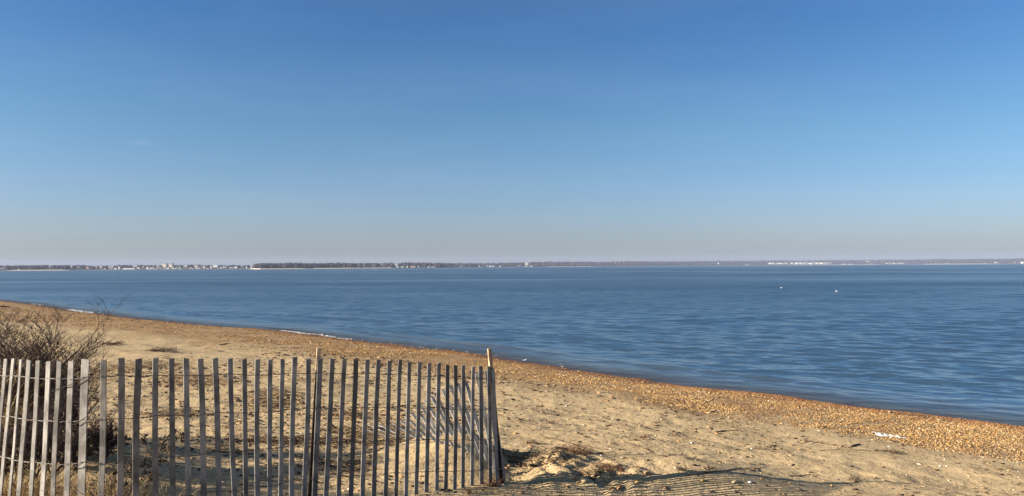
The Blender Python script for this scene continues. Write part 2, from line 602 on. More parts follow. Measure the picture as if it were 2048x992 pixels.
# small rollers that come in along the shore
for s0, a0, w0, sd in ((-0.7, 0.05, 0.16, 71), (-2.0, 0.12, 0.26, 72), (-4.2, 0.12, 0.34, 73), (-7.0, 0.10, 0.4, 74), (-10.5, 0.05, 0.7, 75), (-14.5, 0.045, 0.8, 76), (-19, 0.045, 0.9, 77)):
    cen = s0 + 0.7 * vnoise(wx * 0.13, wy * 0.13, sd) * (1 + abs(s0) * 0.1)
    u = (ws - cen) / w0
    a1 = a0 * np.clip(0.35 + 0.9 * vnoise(wx * 0.16 + 9, wy * 0.16, sd + 20), 0, 1)
    wz += a1 * np.where(u > 0, np.exp(-(u / 0.6) ** 2), np.exp(-(u / 1.5) ** 2))
wz = np.where(ws > 0.0, wz * np.exp(-ws * 4) - np.clip(ws - 0.25, 0, 1) * 0.25, wz)
wz += 0.012
me = raw_mesh('water', np.stack([wx, wy, wz], 1), grid_faces(len(th), len(rr))[:, ::-1])
depth = -np.interp(ws, PS, PZ)
fattr(me, 'depth', depth)
fattr(me, 'chop', np.sqrt(lost) * gust)
m = bpy.data.materials.new('sea_water')
m.use_nodes = True
nt = m.node_tree
nt.nodes.clear()
out = N(nt, 'ShaderNodeOutputMaterial')
g = N(nt, 'ShaderNodeNewGeometry')
P = g.outputs['Position']
mp = N(nt, 'ShaderNodeMapping')
mp.inputs['Rotation'].default_value = (0, 0, R(-56))
nt.links.new(P, mp.inputs['Vector'])
mp2 = N(nt, 'ShaderNodeMapping')
mp2.inputs['Scale'].default_value = (1.0, 0.36, 1.0)
nt.links.new(mp.outputs[0], mp2.inputs['Vector'])
n1 = noise(nt, mp2.outputs[0], 6.0, 3, 0.6)
n2 = noise(nt, mp2.outputs[0], 2.0, 3, 0.6)
n3 = noise(nt, mp2.outputs[0], 0.7, 2, 0.5)
streak = N(nt, 'ShaderNodeMapping')
streak.inputs['Scale'].default_value = (0.004, 0.012, 1)
nt.links.new(P, streak.inputs['Vector'])
wind = maprange(nt, noise(nt, streak.outputs[0], 1.0, 4, 0.6), 0.34, 0.64, 0.72, 1.16)
h = math_n(nt, 'ADD', math_n(nt, 'MULTIPLY', n1, 0.016), math_n(nt, 'MULTIPLY', n2, 0.075))
h = math_n(nt, 'ADD', h, math_n(nt, 'MULTIPLY', n3, 0.24))
h = math_n(nt, 'ADD', h, math_n(nt, 'MULTIPLY', noise(nt, mp2.outputs[0], 0.24, 2, 0.5), 0.18))
dep = attr(nt, 'depth').outputs['Fac']
calmf = maprange(nt, dep, 0.0, 0.6, 0.7, 1.0)
h = math_n(nt, 'MULTIPLY', math_n(nt, 'MULTIPLY', h, wind), calmf)
bp = N(nt, 'ShaderNodeBump', Strength=0.5, Distance=1.0)
nt.links.new(h, bp.inputs['Height'])
pb = N(nt, 'ShaderNodeBsdfPrincipled')
nt.links.new(ramp(nt, math_n(nt, 'MULTIPLY', dep, 0.7, True), [(0.0, (0.12, 0.10, 0.08)), (0.05, (0.06, 0.075, 0.095)), (0.16, (0.032, 0.068, 0.115)), (1.0, (0.026, 0.062, 0.112))]), pb.inputs['Base Color'])
pb.inputs['IOR'].default_value = 1.333
chop = math_n(nt, 'POWER', math_n(nt, 'MULTIPLY', attr(nt, 'chop').outputs['Fac'], 1.0), 0.5)
nt.links.new(math_n(nt, 'MAXIMUM', math_n(nt, 'MULTIPLY', chop, maprange(nt, wind, 0.72, 1.16, 0.72, 1.0)), maprange(nt, wind, 0.72, 1.16, 0.025, 0.06)), pb.inputs['Roughness'])
nt.links.new(bp.outputs[0], pb.inputs['Normal'])
tr = N(nt, 'ShaderNodeBsdfTransparent')
tr.inputs['Color'].default_value = (0.60, 0.58, 0.55, 1)
mx = N(nt, 'ShaderNodeMixShader')
nt.links.new(maprange(nt, dep, -0.02, 0.14, 0.40, 1.0), mx.inputs[0])
nt.links.new(tr.outputs[0], mx.inputs[1])
nt.links.new(pb.outputs[0], mx.inputs[2])
nt.links.new(mx.outputs[0], out.inputs['Surface'])
water = link('water', me, m)
tag(water, kind='structure')

# foam along the edge
ico_v = []
t_ = (1 + 5 ** 0.5) / 2
for a_, b_ in ((-1, t_), (1, t_), (-1, -t_), (1, -t_)):
    ico_v.append((a_, b_, 0))
for a_, b_ in ((-1, t_), (1, t_), (-1, -t_), (1, -t_)):
    ico_v.append((0, a_, b_))
for a_, b_ in ((t_, -1), (t_, 1), (-t_, -1), (-t_, 1)):
    ico_v.append((a_, 0, b_))
ICO_V = np.array(ico_v) / math.sqrt(1 + t_ * t_)
ICO_F = np.array([(0, 11, 5), (0, 5, 1), (0, 1, 7), (0, 7, 10), (0, 10, 11), (1, 5, 9), (5, 11, 4), (11, 10, 2), (10, 7, 6), (7, 1, 8),
                  (3, 9, 4), (3, 4, 2), (3, 2, 6), (3, 6, 8), (3, 8, 9), (4, 9, 5), (2, 4, 11), (6, 2, 10), (8, 6, 7), (9, 8, 1)])


def blobs(pos, size, cols, rng, flat=0.6, jitter=0.22, yaw=None):
    """many irregular lumps as one mesh. pos (n,3), size (n,3)"""
    n = len(pos)
    V = np.repeat(ICO_V[None], n, 0) * (1 + rng.normal(0, jitter, (n, 12, 1)))
    V = V * size[:, None, :]
    a = rng.random(n) * 6.283 if yaw is None else yaw
    tl = rng.normal(0, 0.25, n)
    ct, st = np.cos(tl)[:, None], np.sin(tl)[:, None]
    y2 = V[:, :, 1] * ct - V[:, :, 2] * st
    z2 = V[:, :, 1] * st + V[:, :, 2] * ct
    c, s = np.cos(a)[:, None], np.sin(a)[:, None]
    x3 = V[:, :, 0] * c - y2 * s
    y3 = V[:, :, 0] * s + y2 * c
    V = np.stack([x3, y3, z2], 2) + pos[:, None, :]
    Fc = (ICO_F[None] + (np.arange(n) * 12)[:, None, None]).reshape(-1, 3)
    me = raw_mesh('lumps', V.reshape(-1, 3), Fc)
    cattr(me, 'tint', np.repeat(cols, 12, 0))
    return me


def along(px0, px1, n, rng):
    xs = rng.uniform(px0, px1, n)
    py = np.interp(xs, [p[0] for p in shore_px], [p[1] for p in shore_px])
    out = []
    for a, b_ in zip(xs, py):
        p = on_level(a, b_)
        out.append((p.x, p.y))
    return np.array(out)


def snap_edge(xy, off):
    """shift points along the shore normal so that they lie at a given distance from the water's edge"""
    for _ in range(3):
        s = shore_dist(xy[:, 0], xy[:, 1])
        e = 0.05
        gxx = (shore_dist(xy[:, 0] + e, xy[:, 1]) - s) / e
        gyy = (shore_dist(xy[:, 0], xy[:, 1] + e) - s) / e
        gn = np.maximum(np.hypot(gxx, gyy), 0.5)
        xy = xy + np.stack([gxx, gyy], 1) / gn[:, None] ** 2 * (off - s)[:, None]
    return xy


fr_ = np.random.default_rng(9)
segs = [(138, 188, 420, 0.16), (560, 665, 420, 0.07), (665, 700, 60, 0.05), (62, 80, 60, 0.10), (200, 560, 20, 0.04), (700, 1000, 36, 0.05)]
fp, fsz = [], []
for a0, a1, n, wd in segs:
    xy = along(a0, a1, n, fr_)
    xy = snap_edge(xy, fr_.normal(-0.05, wd, n))
    zz = np.full(n, 0.02)
    gg = ground_z(xy[:, 0], xy[:, 1], True)
    fp.append(np.stack([xy[:, 0], xy[:, 1], np.maximum(zz, gg + 0.004)], 1))
    k = 0.012 + 0.035 * fr_.random(n) * (wd / 0.1) * 0.85
    fsz.append(np.stack([k * 1.6, k, k * 0.35], 1))
fp = np.concatenate(fp); fsz = np.concatenate(fsz)
me = blobs(fp, fsz, np.ones((len(fp), 3)), fr_)
foam = link('foam', me, MAT['foam'])
tag(foam, 'thin broken line of white foam along the water edge', 'foam', kind='stuff')

# ------------------------------------------------------------------ pebbles
pr = np.random.default_rng(21)
PEB = np.array([(0.42, 0.26, 0.10), (0.55, 0.37, 0.16), (0.30, 0.16, 0.07), (0.58, 0.44, 0.25), (0.16, 0.08, 0.045), (0.60, 0.52, 0.40), (0.12, 0.08, 0.06), (0.50, 0.25, 0.07), (0.70, 0.66, 0.58)])
PW = np.array([0.25, 0.22, 0.17, 0.11, 0.09, 0.02, 0.05, 0.085, 0.005])


def pebble_set(n, px0, px1, s0, s1, r0, r1, seed):
    r = np.random.default_rng(seed)
    xs = r.uniform(px0, px1, n * 3)
    sx = np.array([p[0] for p in shore_px] + [2500, 3000]); sy = np.array([p[1] for p in shore_px] + [905, 962])
    py = np.interp(xs, sx, sy)
    # spread evenly over real length: weight by ground distance
    d = np.stack([fwd.x + rt.x * ((xs - 1024) / F) + up.x * ((496 - py) / F), fwd.y + rt.y * ((xs - 1024) / F) + up.y * ((496 - py) / F), fwd.z + rt.z * ((xs - 1024) / F) + up.z * ((496 - py) / F)], 1)
    t = -H / d[:, 2]
    xy = np.stack([d[:, 0] * t, d[:, 1] * t], 1)
    wide = np.clip(-xy[:, 0] * 0.22, 0, 6)
    off = s0 + r.random(n * 3) * (s1 + wide - s0)
    xy = snap_edge(xy, off)
    big = fbm(xy[:, 0] * 0.45, xy[:, 1] * 0.45, 41)
    patch = fbm(xy[:, 0] * 1.1, xy[:, 1] * 1.1, 43)
    keep = (off - wide + big * 1.0 < 5.9 - 0.8 * r.random(n * 3)) & (patch + 0.75 > r.random(n * 3) * 1.3)
    xy = xy[keep][:n]
    n2 = len(xy)
    k = r.uniform(r0, r1, n2) * (0.6 + 0.9 * r.random(n2) ** 3)
    size = np.stack([k, k * r.uniform(0.6, 0.95, n2), k * r.uniform(0.35, 0.6, n2)], 1)
    z = ground_z(xy[:, 0], xy[:, 1]) + size[:, 2] * 0.45
    pos = np.stack([xy[:, 0], xy[:, 1], z], 1)
    c = PEB[r.choice(len(PEB), n2, p=PW)] * r.uniform(0.45, 1.1, (n2, 1))
    s = off[keep][:n][:, None]
    wetk = np.clip((1.7 - s) / 1.4, 0, 1)
    c = c * (1 - wetk * np.array([[0.35, 0.5, 0.52]]))
    return pos, size, c


sets = [pebble_set(72000, 1500, 2500, 0.05, 6.8, 0.008, 0.017, 51),
        pebble_set(34000, 900, 1600, 0.05, 7.0, 0.012, 0.021, 52),
        pebble_set(15000, 300, 1000, 0.05, 7.0, 0.018, 0.030, 53),
        pebble_set(4000, 0, 400, 0.05, 7.0, 0.028, 0.045, 54)]
pos = np.concatenate([s[0] for s in sets]); size = np.concatenate([s[1] for s in sets]); cc = np.concatenate([s[2] for s in sets])
me = blobs(pos, size, cc, pr, jitter=0.12)
pebbles = link('pebbles', me, MAT['pebble'])
tag(pebbles, 'band of small orange and tan pebbles between sand and water', 'pebbles', kind='stuff')

# scattered shell grit and pebbles on the dry sand
n = 5200
sx_ = np.concatenate([pr.uniform(-6, 9, 3600), pr.uniform(-18, 9, 1600)])
sy_ = np.concatenate([pr.uniform(5.5, 14, 3600), pr.uniform(12, 30, 1600)])
ss = shore_dist(sx_, sy_)
kp = (ss > 4.5)
sx_, sy_ = sx_[kp], sy_[kp]
n = len(sx_)
k = 0.004 + 0.014 * pr.random(n) ** 3
size = np.stack([k, k * 0.75, k * 0.45], 1)
pos = np.stack([sx_, sy_, ground_z(sx_, sy_) + k * 0.25], 1)
GC = np.array([(0.62, 0.58, 0.5), (0.45, 0.28, 0.12), (0.30, 0.17, 0.08), (0.10, 0.07, 0.05), (0.52, 0.40, 0.22)])
cc = GC[pr.choice(5, n, p=[0.18, 0.28, 0.2, 0.14, 0.2])]
me = blobs(pos, size, cc, pr, jitter=0.15)
tag(link('shell_grit', me, MAT['pebble']), 'scattered shell grit and tiny stones on the dry sand', 'grit', kind='stuff')

def on_mound(x, y):
    u = x - MOUND.x; v = y - MOUND.y
    return (u > -0.85) & (u < 0.45) & (v > -0.95) & (v < 0.02)


# ------------------------------------------------------------------ stems and seaweed crumbs lying on the sand
lt = random.Random(5)
DARK = [(0.05, 0.03, 0.02), (0.09, 0.055, 0.03), (0.13, 0.08, 0.045), (0.07, 0.055, 0.045)]
PALE = [(0.42, 0.31, 0.17), (0.50, 0.40, 0.24), (0.32, 0.21, 0.11), (0.24, 0.15, 0.08)]
T = Tubes(3)


def lay(x, y, ln, r, ang, col, lift=0.0, curl=0.25):
    if on_mound(x, y): return
    k = 4 if ln > 0.1 else 3
    pts = []
    px_, py_ = x - math.cos(ang) * ln / 2, y - math.sin(ang) * ln / 2
    a = ang - curl * 0.5
    for i in range(k):
        pts.append([px_, py_])
        a += curl * lt.uniform(-1, 1)
        px_ += math.cos(a) * ln / (k - 1)
        py_ += math.sin(a) * ln / (k - 1)
    arr = np.array(pts)
    z = ground_z(arr[:, 0], arr[:, 1])
    h_ = [lift * lt.random() for _ in pts]
    T.add([(p[0], p[1], zz + r * 0.8 + hh) for p, zz, hh in zip(pts, z, h_)], [r * 0.8] + [r] * (k - 2) + [r * 0.5], col)


# heaps: (picture x, y, spread across, spread in depth, count, share of pale stems)
heaps = [(770, 868, 0.5, 0.12, 170, 0.75), (835, 872, 0.4, 0.10, 150, 0.75), (890, 878, 0.3, 0.08, 90, 0.7), (720, 862, 0.5, 0.15, 120, 0.7), (300, 735, 0.7, 0.7, 160, 0.5), (370, 760, 0.5, 0.6, 160, 0.6), (430, 770, 0.5, 0.5, 130, 0.5), (540, 790, 0.45, 0.45, 150, 0.5),
         (550, 810, 0.35, 0.3, 130, 0.5), (620, 760, 0.5, 0.5, 70, 0.4), (700, 830, 0.5, 0.25, 110, 0.4), (560, 885, 0.6, 0.14, 150, 0.2), (640, 880, 0.5, 0.12, 130, 0.25),
         (760, 880, 0.45, 0.2, 170, 0.6), (800, 862, 0.4, 0.3, 120, 0.7), (850, 880, 0.35, 0.12, 130, 0.55), (930, 905, 0.25, 0.1, 70, 0.6),
         (1030, 910, 0.20, 0.15, 110, 0.7), (1060, 915, 0.22, 0.10, 60, 0.6), (1110, 905, 0.3, 0.15, 40, 0.6), (1180, 955, 0.25, 0.12, 40, 0.4),
         (1150, 905, 0.16, 0.08, 60, 0.2), (450, 900, 0.5, 0.3, 50, 0.4), (700, 935, 0.4, 0.15, 70, 0.5), (360, 830, 0.4, 0.5, 90, 0.3), (230, 740, 0.6, 0.8, 120, 0.6), (150, 760, 0.7, 0.8, 160, 0.5)]
for px_, py_, sx, sy, cnt, pale in heaps:
    c0 = hit(px_, py_)
    for _ in range(int(cnt * 2.2)):
        x = c0.x + lt.gauss(0, sx * 0.55); y = c0.y + lt.gauss(0, sy * 0.8)
        ispale = lt.random() < pale
        ln = lt.uniform(0.04, 0.26) if ispale else lt.uniform(0.02, 0.12)
        lay(x, y, ln, lt.uniform(0.0022, 0.0052), lt.gauss(0.25, 0.6), lt.choice(PALE if ispale else DARK), 0.035 if cnt > 80 else 0.01)
# thin scatter everywhere on the dry sand
for _ in range(11000):
    x = lt.uniform(-9, 9.5); y = lt.uniform(5.5, 24) if lt.random() < 0.5 else lt.uniform(6, 13)
    s = float(shore_dist(np.array([x]), np.array([y]))[0])
    if s < 5.2: continue
    clump = float(vnoise(np.array([x * 1.1]), np.array([y * 1.1]), 90)[0])
    if clump + 0.45 < lt.random() * 0.9: continue
    far = max(1.0, y / 10)
    dk = lt.random() < 0.78
    ln = (0.012 + 0.07 * lt.random() ** 2.5) * far
    lay(x, y, ln, lt.uniform(0.0022, 0.0055) * far, lt.gauss(-0.35, 0.6), lt.choice(DARK if dk else PALE), 0.006)
litter = T.build('stem_litter', MAT['litter'])
tag(litter, 'dry reed stems and dark plant crumbs strewn over the sand', 'plant litter', kind='stuff')

# crumpled dead leaves and weed lumps
n = 2600
lx = np.concatenate([pr.uniform(-7, 8.5, 4200), pr.uniform(-4.2, -0.4, 1500)] + [hit(a, b_).x + pr.normal(0, w, 240) for a, b_, w in ((300, 740, .6), (370, 765, .5), (550, 800, .35), (640, 880, .4), (540, 885, .4), (700, 930, .35), (760, 880, .3), (1050, 925, .2), (360, 830, .3))])
ly = np.concatenate([pr.uniform(6, 22, 4200), pr.uniform(6.8, 12.5, 1500)] + [hit(a, b_).y + pr.normal(0, w, 240) for a, b_, w in ((300, 740, .6), (370, 765, .5), (550, 800, .35), (640, 880, .12), (540, 885, .12), (700, 930, .14), (760, 880, .2), (1050, 925, .15), (360, 830, .4))])
ss = shore_dist(lx, ly)
kp = (ss > 5.0) & ~on_mound(lx, ly)
lx, ly = lx[kp], ly[kp]
n = len(lx)
far = np.maximum(1, ly / 9)
k = (0.007 + 0.022 * pr.random(n) ** 2) * far
size = np.stack([k * 1.3, k * 0.6, k * 0.35], 1)
pos = np.stack([lx, ly, ground_z(lx, ly) + k * 0.25], 1)
LC = np.array([(0.07, 0.045, 0.03), (0.13, 0.08, 0.045), (0.045, 0.035, 0.03), (0.30, 0.18, 0.09), (0.36, 0.24, 0.13)])
me = blobs(pos, size, LC[pr.choice(5, n, p=[0.3, 0.25, 0.2, 0.15, 0.1])], pr, jitter=0.35, yaw=pr.normal(-0.3, 0.5, n))
tag(link('dead_leaves', me, MAT['leaf']), 'crumpled brown leaves and weed crumbs scattered on the sand', 'leaf litter', kind='stuff')

# ------------------------------------------------------------------ the snow fence
fence = empty('snow_fence', (FT[9].x, FT[9].y, FT[9].z - 1.18))
tag(fence, 'upright grey wooden slat and wire snow fence curving across the dune in front', 'fence')


def slat_mesh(length, w=0.038, t=0.0085, seed=0, bend=0.0):
    r = random.Random(seed)
    nseg = 6
    V = []
    Fc = []
    ph = r.uniform(0, 6)
    cut = r.uniform(-0.006, 0.006)
    for i in range(nseg + 1):
        z = length * i / nseg
        ox = bend * math.sin(math.pi * i / nseg) + r.uniform(-0.0012, 0.0012)
        oy = r.uniform(-0.0015, 0.0015)
        tw = 0.03 * math.sin(ph + i * 0.7)
        ww = w * (1 + r.uniform(-0.03, 0.03))
        bv = 0.0022
        ring = [(-ww / 2 + bv, -t / 2), (ww / 2 - bv, -t / 2), (ww / 2, -t / 2 + bv), (ww / 2, t / 2 - bv), (ww / 2 - bv, t / 2), (-ww / 2 + bv, t / 2), (-ww / 2, t / 2 - bv), (-ww / 2, -t / 2 + bv)]
        for a, b_ in ring:
            zz = z + (cut * a / (w / 2) if i == nseg else 0)
            V.append((ox + a * math.cos(tw) - b_ * math.sin(tw), oy + a * math.sin(tw) + b_ * math.cos(tw), zz))
    for i in range(nseg):
        for k in range(8):
            k2 = (k + 1) % 8
            Fc.append((i * 8 + k, i * 8 + k2, (i + 1) * 8 + k2, (i + 1) * 8 + k))
    Fc.append(tuple(range(7, -1, -1)))
    Fc.append(tuple(nseg * 8 + k for k in range(8)))
    return py_mesh('slat', V, Fc)


def place(o, bottom, top, side, parent=None):
    """stand o (built along +Z) from bottom to top with its width along side"""
    zax = (top - bottom).normalized()
    xax = (side - zax * side.dot(zax)).normalized()
    yax = zax.cross(xax)
    mm = Matrix.Identity(4)
    for i, v in enumerate((xax, yax, zax)):
        for j in range(3):
            mm[j][i] = v[j]
    mm.translation = bottom
    if parent: mm = Matrix.Translation(-parent.location) @ mm
    o.matrix_local = mm


L = 1.22
fr2 = random.Random(31)
lines = []
for i, (tp, bx) in enumerate(zip(tops, bots)):
    top = FT[i]
    d0 = fence_d(tp[0])
    low = at(bx, 990, d0 + fr2.uniform(-0.01, 0.01))
    dr = (low - top).normalized()
    bottom = top + dr * L
    j0, j1 = max(0, i - 2), min(len(FT) - 1, i + 2)
    tan = FT[j1] - FT[j0]
    tan.z = 0
    tan.normalize()
    a = fr2.gauss(0, 0.06) - (0.22 if i in (9, 10) else 0)
    tan = Vector((tan.x * math.cos(a) - tan.y * math.sin(a), tan.x * math.sin(a) + tan.y * math.cos(a), 0))
    w = 0.041 * fr2.uniform(0.90, 1.07)
    if i == 9: w = 0.058
    if i == 3: w = 0.031
    if i == 25: w = 0.047
    o = link('slat', slat_mesh(L, w, seed=i, bend=fr2.gauss(0, 0.006)), MAT['slat'], fence)
    place(o, bottom, top, tan, fence)
    lines.append((top, bottom, tan))

# stakes
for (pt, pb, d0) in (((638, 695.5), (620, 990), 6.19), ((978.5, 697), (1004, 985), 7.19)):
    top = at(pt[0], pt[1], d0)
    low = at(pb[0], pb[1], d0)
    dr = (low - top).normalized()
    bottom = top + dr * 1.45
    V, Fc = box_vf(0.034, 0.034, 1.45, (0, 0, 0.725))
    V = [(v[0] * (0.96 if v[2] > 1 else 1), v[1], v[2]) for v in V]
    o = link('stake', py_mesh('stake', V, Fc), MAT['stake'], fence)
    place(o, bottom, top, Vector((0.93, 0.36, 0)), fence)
# extra thin slats bunched at the end of the fence
for (pt, pb, d0) in (((984, 742), (1003, 990), 7.22), ((992, 850), (1011, 985), 7.26), ((997, 870), (1014, 992), 7.3)):
    top = at(pt[0], pt[1], d0); low = at(pb[0], pb[1], d0)
    bottom = top + (low - top).normalized() * min(L, (low - top).length + 0.1)
    o = link('slat', slat_mesh((bottom - top).length, 0.034, seed=int(pt[1])), MAT['slat'], fence)
    place(o, bottom, top, Vector((0.35, 0.93, 0)), fence)

# wires: four twisted pairs
for wi in range(4):
    hgt_ = 0.115 + wi * 0.283
    T1 = Tubes(5)
    for strand in (0, 1):
        pts = []
        for i, (top, bottom, tan) in enumerate(lines[:-1]):
            dr = (bottom - top).normalized()
            p = top + dr * (hgt_ + 0.006 * math.sin(i * 1.7 + wi))
            nm = Vector((tan.y, -tan.x, 0))
            sg = 1 if (i + strand) % 2 else -1
            pts.append((p + nm * 0.0085 * 1 * (1 if strand == 0 else -1)))
            if i < len(lines) - 2:
                nt_, nb_, ntan = lines[i + 1]
                q = nt_ + (nb_ - nt_).normalized() * hgt_
                for f in (0.3, 0.5, 0.7):
                    mid = p.lerp(q, f) + Vector((0, 0, -0.004 + 0.003 * math.cos(f * 20 + strand * 3.1 + i)))
                    pts.append(mid + nm * 0.0015 * (1 if strand else -1))
        loc = fence.location
        T1.add([p - loc for p in pts], [0.0019] * len(pts))
    if wi > 0:
        # loose end sticking out past the stake
        top, bottom, tan = lines[-2]
        p = top + (bottom - top).normalized() * hgt_
        q = p - fence.location
        T1.add([q, q + Vector((0.06, 0, -0.003)), q + Vector((0.14, 0.02, -0.006)), q + Vector((0.22, 0.03, -0.03))], [0.003, 0.003, 0.0025, 0.002])
    T1.build('wire', MAT['wire'], fence)

# dark twisted ties near the left
for (a_, b_, c_, d_) in ((103, 783, 178, 752), (130, 857, 176, 832), (132, 940, 176, 920), (625, 880, 650, 884), (622, 955, 646, 968)):
    dd = fence_d((a_ + c_) / 2) - 0.03
    p0 = at(a_, b_, dd + 0.05) - fence.location; p1 = at(c_, d_, dd) - fence.location
    TT = Tubes(5)
    mid = (p0 + p1) / 2 + Vector((0, -0.01, -0.008))
    TT.add([p0, mid, p1], [0.0022, 0.003, 0.0022])
    TT.build('wire_tie', MAT['twig'], fence)
    TT.V, TT.F = [], []
for o in list(fence.children):
    if o.name.startswith('wire_tie'):
        cattr_ = o.data.attributes['tint']
        cattr_.data.foreach_set('color', np.tile([0.04, 0.03, 0.025, 1], len(o.data.vertices)))

# ------------------------------------------------------------------ fallen length of fence behind
fallen_px = [((972, 735), (1003, 965)), ((953, 740), (990, 949)), ((930, 757), (976, 928)), ((915, 762), (966, 920)), ((899, 767), (956, 912)), ((884, 775), (938, 907)),
             ((869, 783), (926, 903)), ((862, 790), (915, 899)), ((850, 799), (905, 896)), ((840, 808), (893, 893)), ((831, 815), (882, 889)),
             ((822, 824), (870, 886)), ((810, 832), (858, 884)), ((800, 840), (846, 882)), ((786, 846), (834, 881)), ((770, 850), (820, 880)), ((752, 853), (806, 880)), ((735, 858), (792, 880)), ((722, 864), (776, 881))]
fallen = None
fl = random.Random(8)
fdat = []
for i, (tp, bp_) in enumerate(fallen_px):
    b0 = hit(bp_[0], bp_[1] - 4) if i > 0 else at(bp_[0], bp_[1], 7.45)
    d = ray(*tp)
    # the point on the top's line of sight one slat length from the foot, leaning away
    oc = CAM - b0
    A_ = d.dot(d); B_ = 2 * d.dot(oc); C_ = oc.dot(oc) - L * L
    disc = B_ * B_ - 4 * A_ * C_
    if disc < 0:
        t = -B_ / (2 * A_)
    else:
        t = (-B_ + math.sqrt(disc)) / (2 * A_)
    t0 = CAM + d * t
    if t0.z < gz(t0.x, t0.y) + 0.02:
        t0 = hit(*tp)
        t0.z += 0.03 + 0.015 * (i % 3)
        b0.z += 0.02
    fdat.append((b0, t0))
fallen = empty('collapsed_fence', fdat[6][0])
tag(fallen, 'collapsed fan of grey fence slats leaning down behind the upright fence end', 'fence')
for i, (b0, t0) in enumerate(fdat):
    j0, j1 = max(0, i - 1), min(len(fdat) - 1, i + 1)
    zx = (t0 - b0).normalized()
    S0 = Vector((-0.91, -0.22, 0.36))
    sp_ = (S0 - zx * S0.dot(zx)).normalized()
    pp = zx.cross(sp_)
    if pp.dot(CAM - b0) < 0: pp = -pp
    nn_ = (pp * 0.98 + sp_ * fl.uniform(0.1, 0.28)).normalized()
    tan = nn_.cross(zx)
    o = link('slat', slat_mesh((t0 - b0).length, 0.045, seed=200 + i, bend=fl.gauss(0, 0.004)), MAT['slat'], fallen)
    place(o, b0 - (t0 - b0).normalized() * 0.04, t0, tan.normalized(), fallen)
for wi in range(4):
    TW = Tubes(4)
    pts = []
    for (b0, t0) in fdat:
        pts.append(t0.lerp(b0, (0.10 + wi * 0.235)) - fallen.location + Vector((0, -0.007, 0.004)))
    TW.add(pts, [0.0019] * len(pts))
    TW.build('wire', MAT['wire'], fallen)

# ------------------------------------------------------------------ shrubs
BARK = [(0.038, 0.024, 0.024), (0.055, 0.034, 0.030), (0.065, 0.043, 0.038), (0.03, 0.022, 0.024)]


def shrub(name, px, Y, height, spread, stems, seed, label, lean=(0, 0), depthlevel=5, cat='shrub', group='bare shrubs behind the fence', thick=0.013, bend=0.0):
    r = random.Random(seed)
    d = ray(px, 700)
    x, y = CAM.x + d.x * Y / d.y, Y
    z = gz(x, y)
    root = empty(name, (x, y, z - 0.03))
    main = Tubes(6)
    tw = Tubes(3)

    def grow_(p, v, ln, rad, lev):
        k = 4
        pts = [p.copy()]
        rd = [rad]
        q = p.copy(); vv = v.copy()
        for i in range(k):
            vv = (vv + Vector((r.gauss(0, 0.11), r.gauss(0, 0.11), r.gauss(0.02, 0.07)))).normalized()
            q = q + vv * ln / k
            if q.z < 0.02: q.z = 0.02 + 0.02 * r.random()
            pts.append(q.copy())
            rd.append(rad * (1 - 0.45 * (i + 1) / k))
        c = r.choice(BARK)
        (main if lev <= 1 else tw).add(pts, rd, c)
        if lev >= depthlevel: return
        nb = r.choice((3, 3, 4)) if lev < depthlevel - 1 else r.choice((1, 2, 3))
        for b_ in range(nb):
            t = r.uniform(0.3, 1.0)
            i = min(k, max(1, int(round(t * k))))
            az = r.uniform(0, 6.283)
            side = Vector((math.cos(az), math.sin(az), r.uniform(-0.2, 0.6)))
            nv = (vv * r.uniform(0.6, 1.2) + side * r.uniform(0.45, 0.95)).normalized()
            grow_(pts[i], nv, ln * r.uniform(0.5, 0.8), max(0.0017, rad * r.uniform(0.42, 0.58)), lev + 1)

    for s in range(stems):
        a = r.uniform(0, 6.283)
        q = r.uniform(0.2, 1) * spread
        v = Vector((math.cos(a) * q + lean[0], math.sin(a) * q * 0.7 + lean[1], 1.0)).normalized()
        grow_(Vector((r.uniform(-0.06, 0.06), r.uniform(-0.06, 0.06), 0)), v, height * r.uniform(0.32, 0.44), thick * r.uniform(0.7, 1.1), 0)
    main.build('stem', MAT['twig'], root)
    tw.build('twigs', MAT['twig'], root)
    tag(root, label, cat, group)
    return root


shrub('bare_shrub', 90, 7.2, 1.68, 0.14, 5, 1, 'tallest bare shrub with a thick upright stem forking above the fence', thick=0.017, group=None)
shrub('bare_shrub', 55, 7.4, 1.22, 0.55, 8, 2, 'bushy leafless shrub just left of the tallest upright stem')
shrub('bare_shrub', 118, 7.3, 1.05, 0.5, 8, 3, 'bushy leafless shrub just right of the tallest upright stem')
shrub('bare_shrub', 15, 7.6, 1.45, 0.45, 8, 4, 'leafless shrub at the left edge reaching up over the beach')
shrub('bare_shrub', 138, 6.7, 0.82, 0.6, 6, 6, 'low spreading leafless shrub behind the widest pale slat', lean=(0.1, 0.1))
shrub('bare_shrub', -110, 8.3, 1.25, 0.6, 7, 7, 'leafless shrub partly cut off by the left edge of view', group='bare shrubs behind the fence')
shrub('bare_shrub', 90, 5.8, 0.8, 0.9, 6, 9, 'tangled low brown shrub close behind the leftmost pale slats')
shrub('bare_shrub', 30, 5.75, 0.9, 1.0, 7, 10, 'dense knee high tangle of twigs behind the far left slats')

shrub('bare_shrub', 150, 6.3, 0.55, 1.0, 9, 21, 'low matted brambles behind the widest pale slat', cat='brambles', group='matted brambles in the shade behind the fence')
shrub('bare_shrub', 60, 6.4, 0.6, 1.0, 10, 22, 'low matted brambles in deep shade behind the far left slats', cat='brambles', group='matted brambles in the shade behind the fence')
shrub('bare_shrub', 205, 6.6, 0.42, 1.0, 7, 23, 'lowest matted brambles at the right end of the shrub shade', cat='brambles', group='matted brambles in the shade behind the fence')

# grass tufts
DRY = [(0.42, 0.29, 0.12), (0.50, 0.37, 0.17), (0.34, 0.21, 0.09), (0.26, 0.16, 0.08), (0.46, 0.36, 0.22)]


